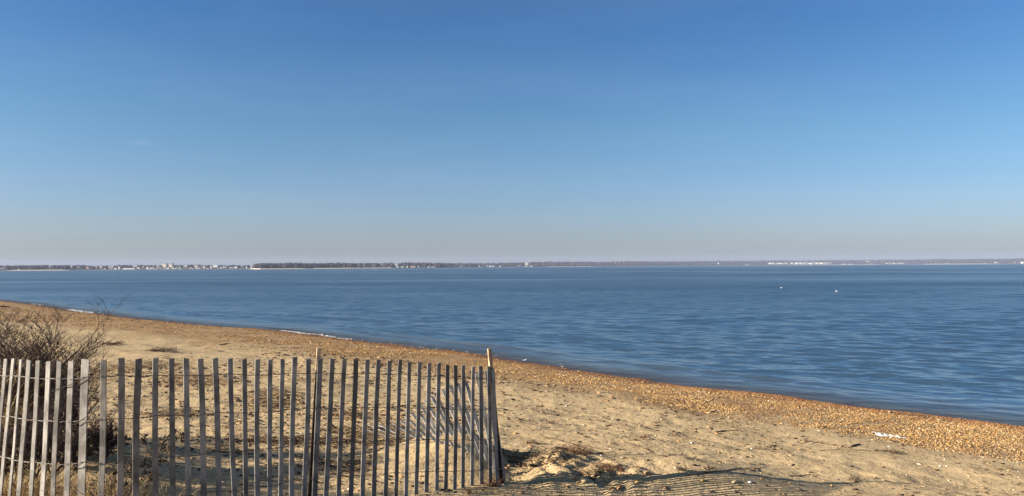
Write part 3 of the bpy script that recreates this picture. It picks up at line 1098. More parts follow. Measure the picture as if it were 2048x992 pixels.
def tuft(px, Y, height, n, spread, seed, label, group='dry grass tufts along the fence', name='grass_tuft', lean=0.0, cols=DRY):
    r = random.Random(seed)
    d = ray(px, 700)
    x, y = CAM.x + d.x * Y / d.y, Y
    z = gz(x, y)
    TT = Tubes(3)
    for i in range(n):
        a = r.uniform(0, 6.283); q = abs(r.gauss(0, 0.35))
        bx_, by_ = r.gauss(0, spread * 0.5), r.gauss(0, spread * 0.35)
        v = Vector((math.cos(a) * q + lean, math.sin(a) * q, 1)).normalized()
        ln = height * r.uniform(0.45, 1.1)
        p = Vector((bx_, by_, -0.02))
        pts = [p.copy()]
        for j in range(4):
            v = (v + Vector((math.cos(a) * 0.16, math.sin(a) * 0.16, -0.10 * j * r.random()))).normalized()
            p = p + v * ln / 4
            pts.append(p.copy())
        w = r.uniform(0.0012, 0.0026)
        TT.add(pts, [w, w, w * 0.9, w * 0.7, w * 0.2], r.choice(cols))
    o = TT.build(name, MAT['litter'], None, (x, y, z))
    tag(o, label, 'grass', group)
    return o


tuft(190, 5.15, 0.42, 260, 0.16, 1, 'dry yellow grass tuft at the foot of the widest slat')
tuft(243, 5.25, 0.40, 110, 0.10, 2, 'dry grass tuft at the foot of the first shaded slats')
tuft(332, 5.35, 0.38, 70, 0.05, 3, 'small reddish grass tuft standing alone between shaded slats')
tuft(130, 5.3, 0.42, 260, 0.22, 4, 'dry tan grass tuft among the pale slats on the left')
tuft(70, 5.45, 0.42, 240, 0.22, 5, 'dry tan grass tuft under the far left shrubs')
tuft(20, 5.6, 0.44, 220, 0.2, 6, 'dry grass tuft at the left corner of the fence')
tuft(8, 7.4, 1.15, 150, 0.22, 7, 'tall yellow sunlit grass at the left edge above the fence', group=None, cols=[(0.50, 0.38, 0.14), (0.44, 0.34, 0.12), (0.38, 0.28, 0.10)])
tuft(-40, 6.9, 1.05, 140, 0.25, 8, 'tall dry grass just inside the left edge of view', group=None)
tuft(982, 7.05, 0.14, 60, 0.06, 9, 'short brown weed growing at the foot of the right stake', group=None, cols=[(0.12, 0.05, 0.03), (0.20, 0.09, 0.05)])
tuft(940, 6.75, 0.12, 26, 0.05, 10, 'tiny dark weed at the foot of the fence before the mound', group=None, cols=[(0.10, 0.05, 0.03)])


def leafy(px, Y, height, seed, label, n=26, group='dead leafy stalks behind the fence'):
    r = random.Random(seed)
    d = ray(px, 700)
    x, y = CAM.x + d.x * Y / d.y, Y
    z = gz(x, y)
    root = empty('dead_plant', (x, y, z))
    TT = Tubes(5)
    V = []; Fc = []; C = []
    for s in range(5):
        a = r.uniform(-0.6, 1.2)
        v = Vector((math.cos(a) * 0.28, math.sin(a) * 0.3, 1)).normalized()
        p = Vector((r.gauss(0, 0.03), r.gauss(0, 0.03), -0.02)); pts = [p.copy()]
        for j in range(5):
            v = (v + Vector((0.05 * math.cos(a), r.gauss(0, 0.08), -0.05 * j))).normalized()
            p = p + v * height * r.uniform(0.8, 1) / 5
            pts.append(p.copy())
            if j > 0:
                for l in range(n // 4):
                    c = p + Vector((r.gauss(0, 0.015), r.gauss(0, 0.015), r.uniform(-0.05, 0.01)))
                    dx = Vector((r.gauss(0, 1), r.gauss(0, 1), r.gauss(-1.1, 0.6))).normalized()
                    sd = dx.cross(Vector((r.gauss(0, 1), r.gauss(0, 1), r.gauss(0, 1)))).normalized()
                    nn = dx.cross(sd)
                    ln = r.uniform(0.02, 0.045); w = ln * 0.2
                    b0 = len(V)
                    for k, (u, q, hh) in enumerate(((0, 0, 0), (0.4, 1, 0.2), (0.4, -1, 0.2), (0.75, 0.8, 0.05), (0.75, -0.8, 0.05), (1, 0, -0.2), (0.4, 0, -0.02), (0.75, 0, -0.15))):
                        V.append(tuple(c + dx * ln * u + sd * w * q + nn * ln * hh))
                        C.append((0.075, 0.05, 0.035) if r.random() < 0.7 else (0.13, 0.085, 0.05))
                    Fc += [(b0, b0 + 1, b0 + 6), (b0, b0 + 6, b0 + 2), (b0 + 1, b0 + 3, b0 + 7), (b0 + 1, b0 + 7, b0 + 6), (b0 + 2, b0 + 6, b0 + 7), (b0 + 2, b0 + 7, b0 + 4), (b0 + 3, b0 + 5, b0 + 7), (b0 + 4, b0 + 7, b0 + 5)]
        TT.add(pts, [0.0035, 0.003, 0.0028, 0.0025, 0.002, 0.0012], (0.10, 0.07, 0.05))
    TT.build('stem', MAT['twig'], root)
    me = raw_mesh('leaves', np.array(V), np.array(Fc))
    cattr(me, 'tint', np.array(C))
    link('leaves', me, MAT['leaf'], root)
    tag(root, label, 'dead plant', group)


leafy(238, 5.6, 0.62, 1, 'dark dead leafy stalks seen between the first shaded slats', 34)
leafy(285, 5.9, 0.66, 2, 'dark dead leafy stalks leaning right of the shrub shadow', 30)
leafy(205, 5.7, 0.45, 3, 'short dead leafy stalks at the right foot of the shrubs', 26)

# ------------------------------------------------------------------ single things on the sand
def stick(pts_px, r0, label, col=(0.09, 0.06, 0.04), name='driftwood_stick', cat='stick', twigs=0, seed=0, group='sticks lying on the sand', raise_=0.0):
    r = random.Random(seed)
    P3 = [hit(*p) for p in pts_px]
    loc = P3[0].copy()
    out = []
    for a, b_ in zip(P3[:-1], P3[1:]):
        for f in (0, 0.33, 0.66):
            q = a.lerp(b_, f); q.z = gz(q.x, q.y) + r0 * 0.7 + raise_ * r.random()
            out.append(q - loc)
    q = P3[-1].copy(); q.z = gz(q.x, q.y) + r0 * 0.6
    out.append(q - loc)
    TT = Tubes(6)
    n = len(out)
    TT.add(out, [r0 * (1 - 0.6 * i / n) for i in range(n)], col)
    for k in range(twigs):
        i = r.randrange(1, n)
        a = r.uniform(0, 6.28); ln = r.uniform(0.03, 0.12)
        TT.add([out[i], out[i] + Vector((math.cos(a) * ln * 0.5, math.sin(a) * ln * 0.4, 0.02)), out[i] + Vector((math.cos(a) * ln, math.sin(a) * ln, 0.008))], [r0 * 0.5, r0 * 0.35, r0 * 0.15], col)
    o = TT.build(name, MAT['twig'], None, loc)
    tag(o, label, cat, group)
    return o


stick([(1430, 866), (1452, 862), (1483, 861)], 0.007, 'short dark stick alone on open sand below the pebble band', seed=1)
stick([(1395, 952), (1450, 944), (1480, 938), (1530, 935)], 0.006, 'curved dark stem lying above the fence shadow stripes', twigs=5, seed=2)
stick([(1580, 953), (1620, 950), (1665, 965)], 0.006, 'bowed twig at the right tip of the fence shadow', twigs=3, seed=3)
stick([(1640, 901), (1700, 901), (1780, 904)], 0.005, 'long thin straight stem ending at a dark weed clump', twigs=2, seed=4)
stick([(1703, 895), (1720, 889)], 0.013, 'short thick black stick near the white plastic', col=(0.04, 0.03, 0.03), seed=5)
stick([(1250, 885), (1285, 897), (1305, 906)], 0.007, 'thin dark branch in the middle of the open sand', twigs=4, seed=6)
stick([(1085, 876), (1125, 884), (1165, 896), (1215, 901)], 0.006, 'long forked brown twig lying past the fence end', twigs=8, seed=7, raise_=0.03)
stick([(1070, 860), (1110, 861), (1130, 860)], 0.004, 'thin pale stem on the sand right of the fence stake', col=(0.25, 0.17, 0.1), seed=8)
stick([(440, 690), (456, 687), (468, 689)], 0.018, 'dark stick lying on the pebbles above the fence', seed=10)
stick([(0, 614), (18, 615), (36, 618)], 0.05, 'long dark driftwood at the far left of the beach', seed=12)
stick([(1838, 884), (1900, 898), (1960, 905)], 0.004, 'thin brown stem on the sand near the right edge', seed=13)
stick([(1600, 883), (1640, 887), (1685, 896)], 0.009, 'dark knotted strand of weed below the pebble band', twigs=22, seed=14, name='seaweed_strand', cat='seaweed', group=None)
stick([(1152, 890), (1153, 889)], 0.003, 'x', seed=15) if False else None


def clump(px, py, rad, n, label, seed, cols=DARK, name='weed_clump', cat='weed clump', group='dark weed clumps on the sand', hgt=0.05, r0=0.0025):
    r = random.Random(seed)
    c = hit(px, py)
    TT = Tubes(4)
    for i in range(n):
        a = r.uniform(0, 6.28); q = rad * r.random() ** 0.6
        p = Vector((math.cos(a) * q, math.sin(a) * q * 0.7, 0.004 + hgt * 0.4 * r.random() * (1 - q / rad)))
        b_ = r.uniform(0, 6.28); ln = rad * r.uniform(0.3, 0.9)
        m1 = p + Vector((math.cos(b_) * ln * 0.5, math.sin(b_) * ln * 0.5, hgt * r.random()))
        m2 = p + Vector((math.cos(b_ + 0.4) * ln, math.sin(b_ + 0.4) * ln, hgt * 0.5 * r.random()))
        TT.add([p, m1, m2], [r0, r0 * 0.8, r0 * 0.4], r.choice(cols))
    o = TT.build(name, MAT['twig'], None, c)
    tag(o, label, cat, group)


BR = [(0.16, 0.09, 0.05), (0.22, 0.13, 0.07), (0.10, 0.06, 0.04)]
clump(1148, 905, 0.17, 110, 'round brown tumbled weed heap on the sand beyond the fence end', 1, BR, hgt=0.07, group=None)
clump(1785, 906, 0.13, 50, 'dark weed clump at the end of a thin stem, below the white plastic', 2, hgt=0.05)
clump(1218, 940, 0.16, 80, 'brown root clump at the edge of the trampled shaded sand', 3, BR, hgt=0.05)
clump(1360, 945, 0.06, 30, 'small dark weed clump just above the fence shadow stripes', 4)
clump(1290, 878, 0.07, 30, 'small brown weed clump in the middle of the sand', 5, BR)
clump(1420, 941, 0.07, 25, 'dark weed clump left of the curved stem', 6)
clump(325, 704, 0.35, 60, 'dark weed clump on the sand above the slats at left', 7, hgt=0.10, r0=0.008)
clump(223, 690, 0.30, 50, 'dark weed lump on the sand beside the shrub top', 8, hgt=0.10, r0=0.008)
clump(1100, 848, 0.10, 26, 'small dark weed clump on smooth sand right of the stake', 9)
clump(1523, 900, 0.08, 26, 'dark weed crumb clump near the middle right of the sand', 10)
clump(1710, 962, 0.07, 26, 'small dark weed clump low on the right side', 11)
clump(1066, 889, 0.05, 22, 'tiny dark curled weed beside the orange stones', 12)

STC = {'yellow': (0.42, 0.28, 0.10), 'orange': (0.34, 0.19, 0.09), 'white': (0.75, 0.72, 0.66), 'tan': (0.45, 0.33, 0.2), 'grey': (0.25, 0.22, 0.2), 'red': (0.35, 0.13, 0.07)}


def stone(px, py, rad, col, label, seed, name='stone', cat='stone', group='loose stones on the sand', flat=0.5):
    if 840 < py and name == 'stone': rad *= 0.78
    r = np.random.default_rng(seed)
    c = hit(px, py)
    V = ICO_V.copy()
    # one level of subdivision for a rounder stone
    edges = {}
    V = [Vector(v) for v in V]
    Fc = []
    for f in ICO_F:
        mids = []
        for a, b_ in ((f[0], f[1]), (f[1], f[2]), (f[2], f[0])):
            k = (min(a, b_), max(a, b_))
            if k not in edges:
                edges[k] = len(V)
                V.append(((V[a] + V[b_]) / 2).normalized())
            mids.append(edges[k])
        Fc += [(f[0], mids[0], mids[2]), (f[1], mids[1], mids[0]), (f[2], mids[2], mids[1]), tuple(mids)]
    sc = Vector((rad * r.uniform(1.0, 1.3), rad * r.uniform(0.75, 1.0), rad * flat))
    V = [Vector((v.x * sc.x, v.y * sc.y, v.z * sc.z)) * (1 + r.normal(0, 0.07)) for v in V]
    me = raw_mesh(name, np.array(V), np.array(Fc))
    cattr(me, 'tint', np.tile(np.array(STC[col]) * r.uniform(0.85, 1.1), (len(V), 1)))
    o = link(name, me, MAT['pebble'], None, (c.x, c.y, c.z + rad * flat * 0.35))
    o.rotation_euler = (r.normal(0, 0.1), r.normal(0, 0.1), r.uniform(0, 6.28))
    tag(o, label, cat, group)


stone(1031, 869, 0.038, 'yellow', 'yellow stone just right of the fence stake', 1)
stone(1053, 887, 0.045, 'orange', 'orange stone, upper of two near the fence end', 2)
stone(1061, 894, 0.045, 'orange', 'flat orange stone, lower of two near the fence end', 3, flat=0.35)
stone(1232, 931, 0.045, 'tan', 'tan stone casting a dark shadow right of the weed heap', 4)
stone(1243, 941, 0.035, 'red', 'reddish stone just below the tan shadowed stone', 5, flat=0.4)
stone(1405, 963, 0.035, 'yellow', 'bright yellow stone among the fence shadow stripes', 6)
stone(1470, 965, 0.038, 'tan', 'rounded tan stone at the right of the shadow stripes', 7)
stone(1500, 967, 0.028, 'white', 'white stone at the right of the shadow stripes', 8)
stone(1330, 976, 0.030, 'orange', 'orange stone near the bottom of the shadow stripes', 9)
stone(1352, 939, 0.022, 'white', 'small white stone above the shadow stripes', 10)
stone(1295, 950, 0.040, 'orange', 'orange stone in the left part of the shadow stripes', 11)
stone(1158, 967, 0.032, 'yellow', 'yellow stone in the trampled sand near the bottom', 12, flat=0.5)
stone(1168, 962, 0.038, 'tan', 'tan stone in the trampled sand beside a yellow stone', 13, flat=0.5)
stone(1240, 978, 0.05, 'orange', 'orange stone at the bottom edge of the trampled sand', 14)
stone(1225, 980, 0.04, 'orange', 'second orange stone at the bottom edge of the trampled sand', 15)
stone(1275, 966, 0.035, 'yellow', 'yellow stone left of the dense shadow stripes', 16)
stone(1780, 825, 0.05, 'tan', 'pale stone at the water edge on the right', 17, group='stones at the water edge')
stone(1122, 731, 0.055, 'white', 'whitish stone at the water edge in the middle', 18, group='stones at the water edge')
stone(1126, 735, 0.055, 'tan', 'pinkish tan stone just below a whitish one at the water', 19, group='stones at the water edge')
stone(1158, 744, 0.05, 'yellow', 'yellow stone in the pebbles close to the water', 20, group='stones at the water edge')
stone(500 + 17 * 8, 929, 0.035, 'orange', 'orange stone seen between slats left of the shaded stake', 21)
stone(600, 914, 0.04, 'orange', 'orange stone in the shaded hollow behind the fence', 22)
stone(570, 902, 0.04, 'orange', 'orange stone behind the fence near the shaded litter', 23)
stone(645, 935, 0.035, 'tan', 'tan stone behind the fence near the shaded stake', 24)
stone(1880, 842, 0.11, 'tan', 'flat pale stone lying at the water edge far right', 25, flat=0.18, group='stones at the water edge')
for k, (a_, b_, lab) in enumerate([(1778, 894, 'white shell below the white plastic scrap'), (1838, 929, 'white shell casting a shadow at the lower right'), (1745, 880, 'small white shell left of the pebbles'),
                                   (1132, 812, 'small white shell on smooth sand in the middle'), (1383, 886, 'small white shell on open sand'), (1502, 898, 'small white shell on open sand near a weed crumb'),
                                   (1880, 934, 'small white shell at the lower right'), (213, 690, 'white shell beside a dark weed lump above the slats')]):
    stone(a_, b_, 0.02 if k != 7 else 0.07, 'white', lab, 40 + k, name='shell', cat='shell', group='white shells on the sand', flat=0.35)

# crumpled white plastic
c = hit(1772, 871)
r = random.Random(3)
nu, nv = 44, 12
V = []
for i in range(nu):
    u = i / (nu - 1)
    wdt = 0.055 * (1 - u) ** 0.5 * (0.7 + 0.4 * math.sin(u * 9)) + 0.008
    if u > 0.6: wdt *= 0.7
    for j in range(nv):
        v = j / (nv - 1) * 2 - 1
        x = -0.19 + 0.44 * u; y = v * wdt * 1.6 - 0.16 * u
        hgt_ = (0.035 * (1 - u) + 0.006) * (1 - v * v) * (0.6 + 0.6 * abs(math.sin(u * 17 + v * 3 + math.sin(v * 7)))) + 0.003
        V.append((x, y, gz(c.x + x, c.y + y) - c.z + hgt_))
me = raw_mesh('plastic_bag', np.array(V), grid_faces(nu, nv))
o = link('plastic_bag', me, MAT['plastic'], None, c)
sm = o.modifiers.new('thickness', 'SOLIDIFY'); sm.thickness = 0.001
tag(o, 'long crumpled white plastic scrap lying on the pebbles at right', 'plastic litter')


# gulls
def gull(loc, size, yaw, label, legs=True, group=None):
    root = empty('gull', loc)
    root.rotation_euler = (0, 0, yaw)
    root.scale = (size, size, size)
    z0 = 0.14 if legs else 0.03
    # body of rings from tail to beak base
    rings = [(-0.21, 0.17, 0.008, 0.006), (-0.15, 0.165, 0.035, 0.022), (-0.08, 0.16, 0.060, 0.050), (0.0, 0.16, 0.072, 0.068), (0.07, 0.175, 0.064, 0.062), (0.115, 0.205, 0.040, 0.042), (0.135, 0.235, 0.030, 0.032), (0.155, 0.258, 0.033, 0.032), (0.18, 0.262, 0.026, 0.026), (0.20, 0.258, 0.010, 0.010)]
    V = []; Fc = []
    n = 12
    for (x, z, wy_, wz_) in rings:
        for k in range(n):
            a = 2 * math.pi * k / n
            V.append((x, wy_ * math.cos(a), z - 0.14 + z0 + wz_ * math.sin(a)))
    for i in range(len(rings) - 1):
        for k in range(n):
            k2 = (k + 1) % n
            Fc.append((i * n + k, i * n + k2, (i + 1) * n + k2, (i + 1) * n + k))
    Fc.append(tuple(range(n))[::-1])
    Fc.append(tuple((len(rings) - 1) * n + k for k in range(n)))
    link('body', py_mesh('body', V, Fc, True), MAT['gull'], root)
    for sgn in (-1, 1):
        V = []
        for (x, hh) in ((0.08, 0.02), (0.02, 0.045), (-0.08, 0.04), (-0.18, 0.022), (-0.26, 0.004)):
            for q, yy in ((1, 0.045), (0, 0.072), (-0.8, 0.06)):
                V.append((x, sgn * (yy * (1 - max(0, -x) * 2.2)), 0.02 + z0 + hh * q + 0.008))
        W = raw_mesh('wing', np.array(V), grid_faces(5, 3))
        o = link('wing', W, MAT['gull_grey'], root)
        md = o.modifiers.new('t', 'SOLIDIFY'); md.thickness = 0.006
    TT = Tubes(6)
    TT.add([(0.195, 0, 0.118 + z0), (0.225, 0, 0.116 + z0), (0.243, 0, 0.108 + z0)], [0.009, 0.007, 0.002])
    TT.build('beak', MAT['beak'], root)
    if legs:
        for sgn in (-1, 1):
            TT = Tubes(5)
            TT.add([(0.0, sgn * 0.025, 0.10), (0.01, sgn * 0.025, 0.05), (0.0, sgn * 0.025, 0.004), (0.045, sgn * 0.025, 0.004)], [0.006, 0.005, 0.005, 0.002])
            TT.build('leg', MAT['beak'], root)
    tag(root, label, 'gull', group)


c = hit(648, 675)
gull((c.x, c.y, c.z), 0.62, -2.2, 'small white bird standing at the foam line above the left stake', True)
for (a_, b_, lab, sz) in ((1563, 575, 'white gull floating on the water, left one of the pair', 1.25), (1673, 582, 'white gull floating on the water, right one of the pair', 1.25)):
    p = on_level(a_, b_ + 1, 0.02)
    gull((p.x, p.y, 0.0), sz * 0.62, 2.0, lab, False, 'gulls floating on the bay')
p = on_level(1049, 720.5, 0.02)
gull((p.x, p.y, 0.0), 0.36, 0.2, 'small white bird at the edge of the water right of the right stake', False)

# ------------------------------------------------------------------ the far shore
RX = [-900, -300, 0, 20, 60, 100, 150, 165, 180, 200, 240, 265, 300, 340, 370, 400, 440, 480, 505, 520, 530, 575, 600, 640, 665, 700, 712, 760, 800, 815, 870, 900, 950, 1000, 1050, 1100, 1180, 1200, 1240, 1290, 1350, 1400, 1420, 1465, 1500, 1560, 1600, 1640, 1700, 1750, 1800, 1820, 1870, 1910, 1950, 2000, 2030, 2048, 2300, 2900]
RY = [534, 532, 531, 531, 530.7, 530.5, 530.5, 529.7, 532, 531, 530.5, 529, 530, 530, 529, 529.5, 530, 530, 531, 530.5, 529.3, 527.8, 529, 529, 527.5, 528, 526.5, 526.5, 526.5, 525.3, 526.5, 526, 526.5, 526, 524.8, 523.5, 523.3, 524, 522.5, 522.5, 523, 522.3, 522, 521.5, 521.7, 520.5, 521.5, 520.5, 520, 519.5, 519, 519.5, 518.3, 518.7, 518, 518, 516.5, 516.5, 515, 512]
# nearest point of each stretch of land
YX = [-900, 0, 140, 160, 500, 520, 700, 880, 900, 1100, 1300, 1500, 1750, 2048, 2900]
YD = [1500, 1650, 1650, 1850, 1900, 1550, 1750, 2100, 2600, 3300, 3900, 4700, 5200, 4400, 3600]


def far_y(px):
    return np.interp(px, YX, YD)


def far_point(px, py, Y):
    d = ray(px, py)
    return CAM + d * (Y / d.y)


DEEP = 420.0
cols_px = np.arange(-900, 2900, 3.0)


def ridge_z(px, Y):
    py = np.interp(px, RX, RY)
    d = ray(px, py)
    return H + d.z / d.y * Y


def tree_h(px):
    return float(np.interp(px, [0, 150, 160, 500, 520, 900, 1200, 2048], [7, 7, 7, 7, 11, 11, 12, 14]))


V = []
prof = [(-0.06, -0.6), (0.0, 0.02), (0.04, 0.13), (0.25, 0.32), (0.55, 0.68), (1.0, 1.0), (1.5, 0.9), (2.2, 0.4)]
for px_ in cols_px:
    Y0 = float(far_y(px_))
    zr = max(3.0, ridge_z(px_, Y0 + DEEP) - tree_h(px_))
    dx = ray(px_, 530)
    for (t, zz) in prof:
        Y = Y0 + DEEP * t
        V.append((dx.x / dx.y * Y, Y, zz * zr if zz > 0.03 else (1.0 if zz > 0 else -4.0)))
me = raw_mesh('hills', np.array(V), grid_faces(len(cols_px), len(prof)))
hills = link('hills', me, MAT['hill'])
tag(hills, kind='structure')


def hill_at(px, t):
    Y0 = float(far_y(px))
    zr = max(3.0, ridge_z(px, Y0 + DEEP) - tree_h(px))
    return Y0 + DEEP * t, float(np.interp(t, [p[0] for p in prof], [max(p[1] * zr, -4) if p[1] > 0.03 else (1.0 if p[1] > 0 else -4) for p in prof]))


# pale beaches at the foot of the far land
def far_beach(px0, px1, hpx, label_name, z1=None):
    V = []
    xs = np.arange(px0, px1 + 0.1, 2.0)
    for q in xs:
        Y0 = float(far_y(q)) - 14
        dx = ray(q, 530)
        e = min(1.0, (q - px0) / 15 + 0.1, (px1 - q) / 15 + 0.1)
        zt = hpx * Y0 / F * e
        for (o_, z) in ((-8, -0.6), (0, 0.35 * zt), (14, zt), (40, zt * 0.8), (46, -0.6)):
            V.append((dx.x / dx.y * (Y0 + o_), Y0 + o_, z))
    me = raw_mesh('sand_strip', np.array(V), grid_faces(len(xs), 5))
    o = link('sand_strip', me, MAT['farsand'])
    tag(o, kind='structure')


far_beach(14, 140, 1.3, '')
far_beach(494, 620, 1.5, '')
far_beach(620, 790, 1.6, '')
far_beach(1090, 1190, 0.8, '')
far_beach(1570, 1760, 0.7, '')
far_beach(1840, 1990, 0.9, '')

# buildings: x, y (middle), width, height in picture pixels, wall, label, group
BL = []


def bld(x, y, w, h, mat='w_white', label=None, kind='house', group=None):
    if w < 6: w, h = w * 1.2, h * 1.2
    BL.append((x, y, w, h, mat, label, kind, group))


GA = 'white houses of the town on the left far shore'
bld(7.8, 534.5, 3, 1.6, label='small white house on the low shore at the far left edge')
bld(5, 536.3, 10, 1.2, label='long low white building at the far left edge of the far shore', kind='building')
bld(60, 537.6, 5, 3.2, 'w_cream', 'cream house above the pale beach at far left')
bld(39, 539.2, 3, 1.8, label='small white hut on the pale beach at far left', kind='hut')
bld(98.6, 534.4, 5.5, 2, label='white house on the wooded rise above the far left beach')
bld(122, 538.3, 2, 1.6, label='small white hut near the right end of the far left beach', kind='hut')
bld(155.8, 534, 6, 2.2, label='wide white building right of the far left beach', kind='building')
bld(142.6, 533.6, 3, 1.4, label='small pale house above the end of the far left beach')
bld(192.4, 533.6, 3, 1.6, label='small white house high in the trees left of the town')
bld(176, 536.2, 5, 3.4, 'w_pink', 'reddish brick building at the left end of the town', kind='building')
bld(238.9, 537.0, 2, 6.2, label='tall narrow white tower by the water on the left far shore', kind='tower')
bld(259.6, 538.4, 23, 3.0, label='long low white waterfront building right of the white tower', kind='building')
bld(308, 538.4, 20, 1.4, label='very low long white shed on the town waterfront', kind='shed')
bld(330, 530, 9, 3.6, 'w_cream', 'large cream block on the town skyline, left of two', kind='building')
bld(341.6, 529.8, 9, 3.0, 'w_cream', 'large cream block on the town skyline, right of two', kind='building')
bld(334.9, 529.6, 1.6, 4.4, 'w_grey', 'dark narrow tower between the two cream skyline blocks', kind='tower')
bld(345.7, 528.6, 1.6, 4.6, 'w_grey', 'dark narrow tower right of the two cream skyline blocks', kind='tower')
bld(394.3, 530, 9, 2.2, 'w_pink', 'wide brick building on the town skyline', kind='building')
bld(432.2, 531.8, 9, 2.6, label='wide white block high on the right side of the town', kind='building')
bld(472.3, 534, 4, 4, label='white gabled house at the right end of the town')
bld(463, 535.4, 9, 1.0, label='long low pale shed at the right end of the town', kind='shed')
for (x, y, w, h) in ((202, 532.8, 3, 2.6), (219, 533, 2.2, 2), (225.2, 532.8, 2.6, 2), (210.7, 537.5, 2.2, 2), (222.3, 538.1, 1.6, 2.4), (231.7, 537.4, 4, 2.5), (272.8, 529.9, 3, 1.6),
                     (268.9, 533, 3, 2), (277.6, 535.4, 4, 2.8), (295.7, 535.6, 3.2, 3.8), (303, 535.3, 3, 2), (307.6, 534.6, 1.6, 3), (321, 535, 2, 2), (324, 538, 2.6, 2), (330.8, 537, 2, 2.2),
                     (336.7, 536, 4, 3.4), (346.8, 536, 3, 4.6), (351.5, 537, 3.4, 3.5), (354, 534.4, 3, 2), (361.6, 538.7, 5.5, 1.5), (372.9, 530.2, 2.2, 2.5), (369, 531.2, 2.6, 2.4), (381.6, 535.5, 3, 2),
                     (392.5, 533.6, 3, 3), (395.8, 537.5, 3.5, 3), (399, 536, 3, 2.6), (386, 537, 2, 1.6), (408.8, 534, 3, 4.2), (415.6, 537.5, 3, 2.4), (422.5, 533.8, 2.5, 2.6), (423.6, 538, 2, 1.5),
                     (443, 535.3, 2.6, 2.5), (448, 533.5, 2.6, 2.2), (451.6, 533.5, 2.6, 2.2), (467.4, 534.2, 2, 2), (482, 533, 1.6, 1.4), (485.4, 533, 1.6, 1.4), (502.5, 533.4, 3.5, 1.1), (252, 534.5, 2, 1.6), (287, 533, 2, 1.5), (315, 532.5, 2.2, 1.7), (360, 533.5, 2.4, 1.8), (403, 532, 2.6, 1.6), (438, 537.5, 2, 1.5)):
    bld(x, y, w, h, random.choice(['w_white', 'w_white', 'w_white', 'w_cream']), None, 'house', GA)
GB = 'white houses by the water at the right end of the wooded headland'
for (x, y, w, h, mt) in ((758, 534.3, 1.6, 2, 'w_white'), (769, 534, 1.3, 2, 'w_white'), (778, 533.6, 1.6, 2.8, 'w_white'), (794.5, 533.6, 5, 2.8, 'w_white'), (804.2, 533.3, 5, 2.8, 'w_white'), (814.5, 533.6, 2, 2.8, 'w_white'),
                         (836.9, 532.8, 1.6, 3, 'w_white'), (841, 532, 4, 2.2, 'w_white'), (845.5, 531.8, 3, 2, 'w_white'), (857, 533.8, 4, 1.8, 'w_white'), (863, 533.6, 4, 2.2, 'w_white'), (868, 533.8, 3, 1.8, 'w_white')):
    bld(x, y, w, h, mt, None, 'house', GB)
bld(826.2, 533.5, 9, 2.8, 'w_pink', 'wide brick building among white houses on the headland shore', kind='building')
GC_ = 'pale roofs high in the trees of the headland'
for (x, y, w, h) in ((715, 530, 3, 1.1), (726.6, 529.8, 3, 1.1), (743.5, 530.4, 4, 1.1), (761.8, 529.4, 4, 1.1), (792.5, 527, 5, 1.2)):
    bld(x, y, w, h, 'w_white', None, 'house', GC_)
GD = 'white houses on the middle of the far shore'
for (x, y, w, h, mt) in ((907.3, 533, 2.6, 1.8, 'w_white'), (922, 532.5, 5, 2.3, 'w_white'), (958.3, 532, 1.6, 3.2, 'w_white'), (961.8, 532.2, 2, 2, 'w_white'), (971.7, 531.8, 1.3, 3.2, 'w_white'), (975.6, 531.8, 1.3, 2.8, 'w_white'),
                         (980.3, 532, 4, 2.8, 'w_white'), (986.4, 532.2, 3, 2.3, 'w_white'), (1000, 532, 2.6, 2.4, 'w_white'), (1016.4, 532.2, 1.6, 1.8, 'w_cream'), (1029.6, 532, 1.6, 1.8, 'w_cream'), (1062.5, 531.6, 4, 1.9, 'w_white')):
    bld(x, y, w, h, mt, None, 'house', GD)
bld(1036, 531.4, 8, 1.8, 'w_pink', 'low brick building in the middle of the far shore', kind='building')
bld(1053, 525.6, 6, 1.3, label='white building on the skyline in the middle of the far shore', kind='building')
bld(1052.3, 531.6, 3.6, 2.4, 'w_cream', 'tan house by the water in the middle of the far shore')
bld(1260, 530.6, 2, 1.2, label='lone tiny white house right of the two tall masts')
bld(1490.7, 530, 10, 1.5, label='long white low building left of the dense white row', kind='building')
GE = 'dense row of white houses on the right far shore'
rw = random.Random(77)
x = 1541.0
while x < 1661:
    w = rw.uniform(2.6, 4.6)
    if rw.random() < 0.90:
        bld(x, 526.7 - (x - 1540) * 0.006 + rw.uniform(-0.4, 0.4), w, rw.uniform(1.8, 3.0), 'w_white' if rw.random() < 0.85 else 'w_cream', None, 'house', GE)
    x += w + rw.uniform(0.1, 1.2)
bld(1687.7, 528.4, 5, 1.4, label='white low building at the water right of the dense white row', kind='building')
bld(1700.6, 528.2, 6, 1.1, label='long low white building just left of the reddish shed', kind='building')
bld(1736, 522.6, 7, 1.3, label='pale building high on the hill right of the dense row', kind='building')
bld(1778, 526.2, 11, 1.6, 'w_pink', 'long reddish shed on the right far shore, left of three', kind='shed')
bld(1792, 526.4, 11, 1.5, 'w_cream', 'long cream shed on the right far shore, middle of three', kind='shed')
bld(1804, 526.3, 8, 1.3, 'w_white', 'long white shed on the right far shore, right of three', kind='shed')
bld(1893, 525.8, 6, 1.3, label='white building above the water right of the three sheds', kind='building')
bld(1992, 524.9, 5, 1.6, label='white building in the trees near the right edge', kind='building')
bld(2028.8, 524.8, 2, 1.9, label='narrow white house close to the right edge')
bld(2040, 524.4, 1.8, 1.9, label='small white house second from the right edge')
bld(2046.5, 524.8, 4, 2.8, label='largest white house at the very right edge')

WMAT = {}


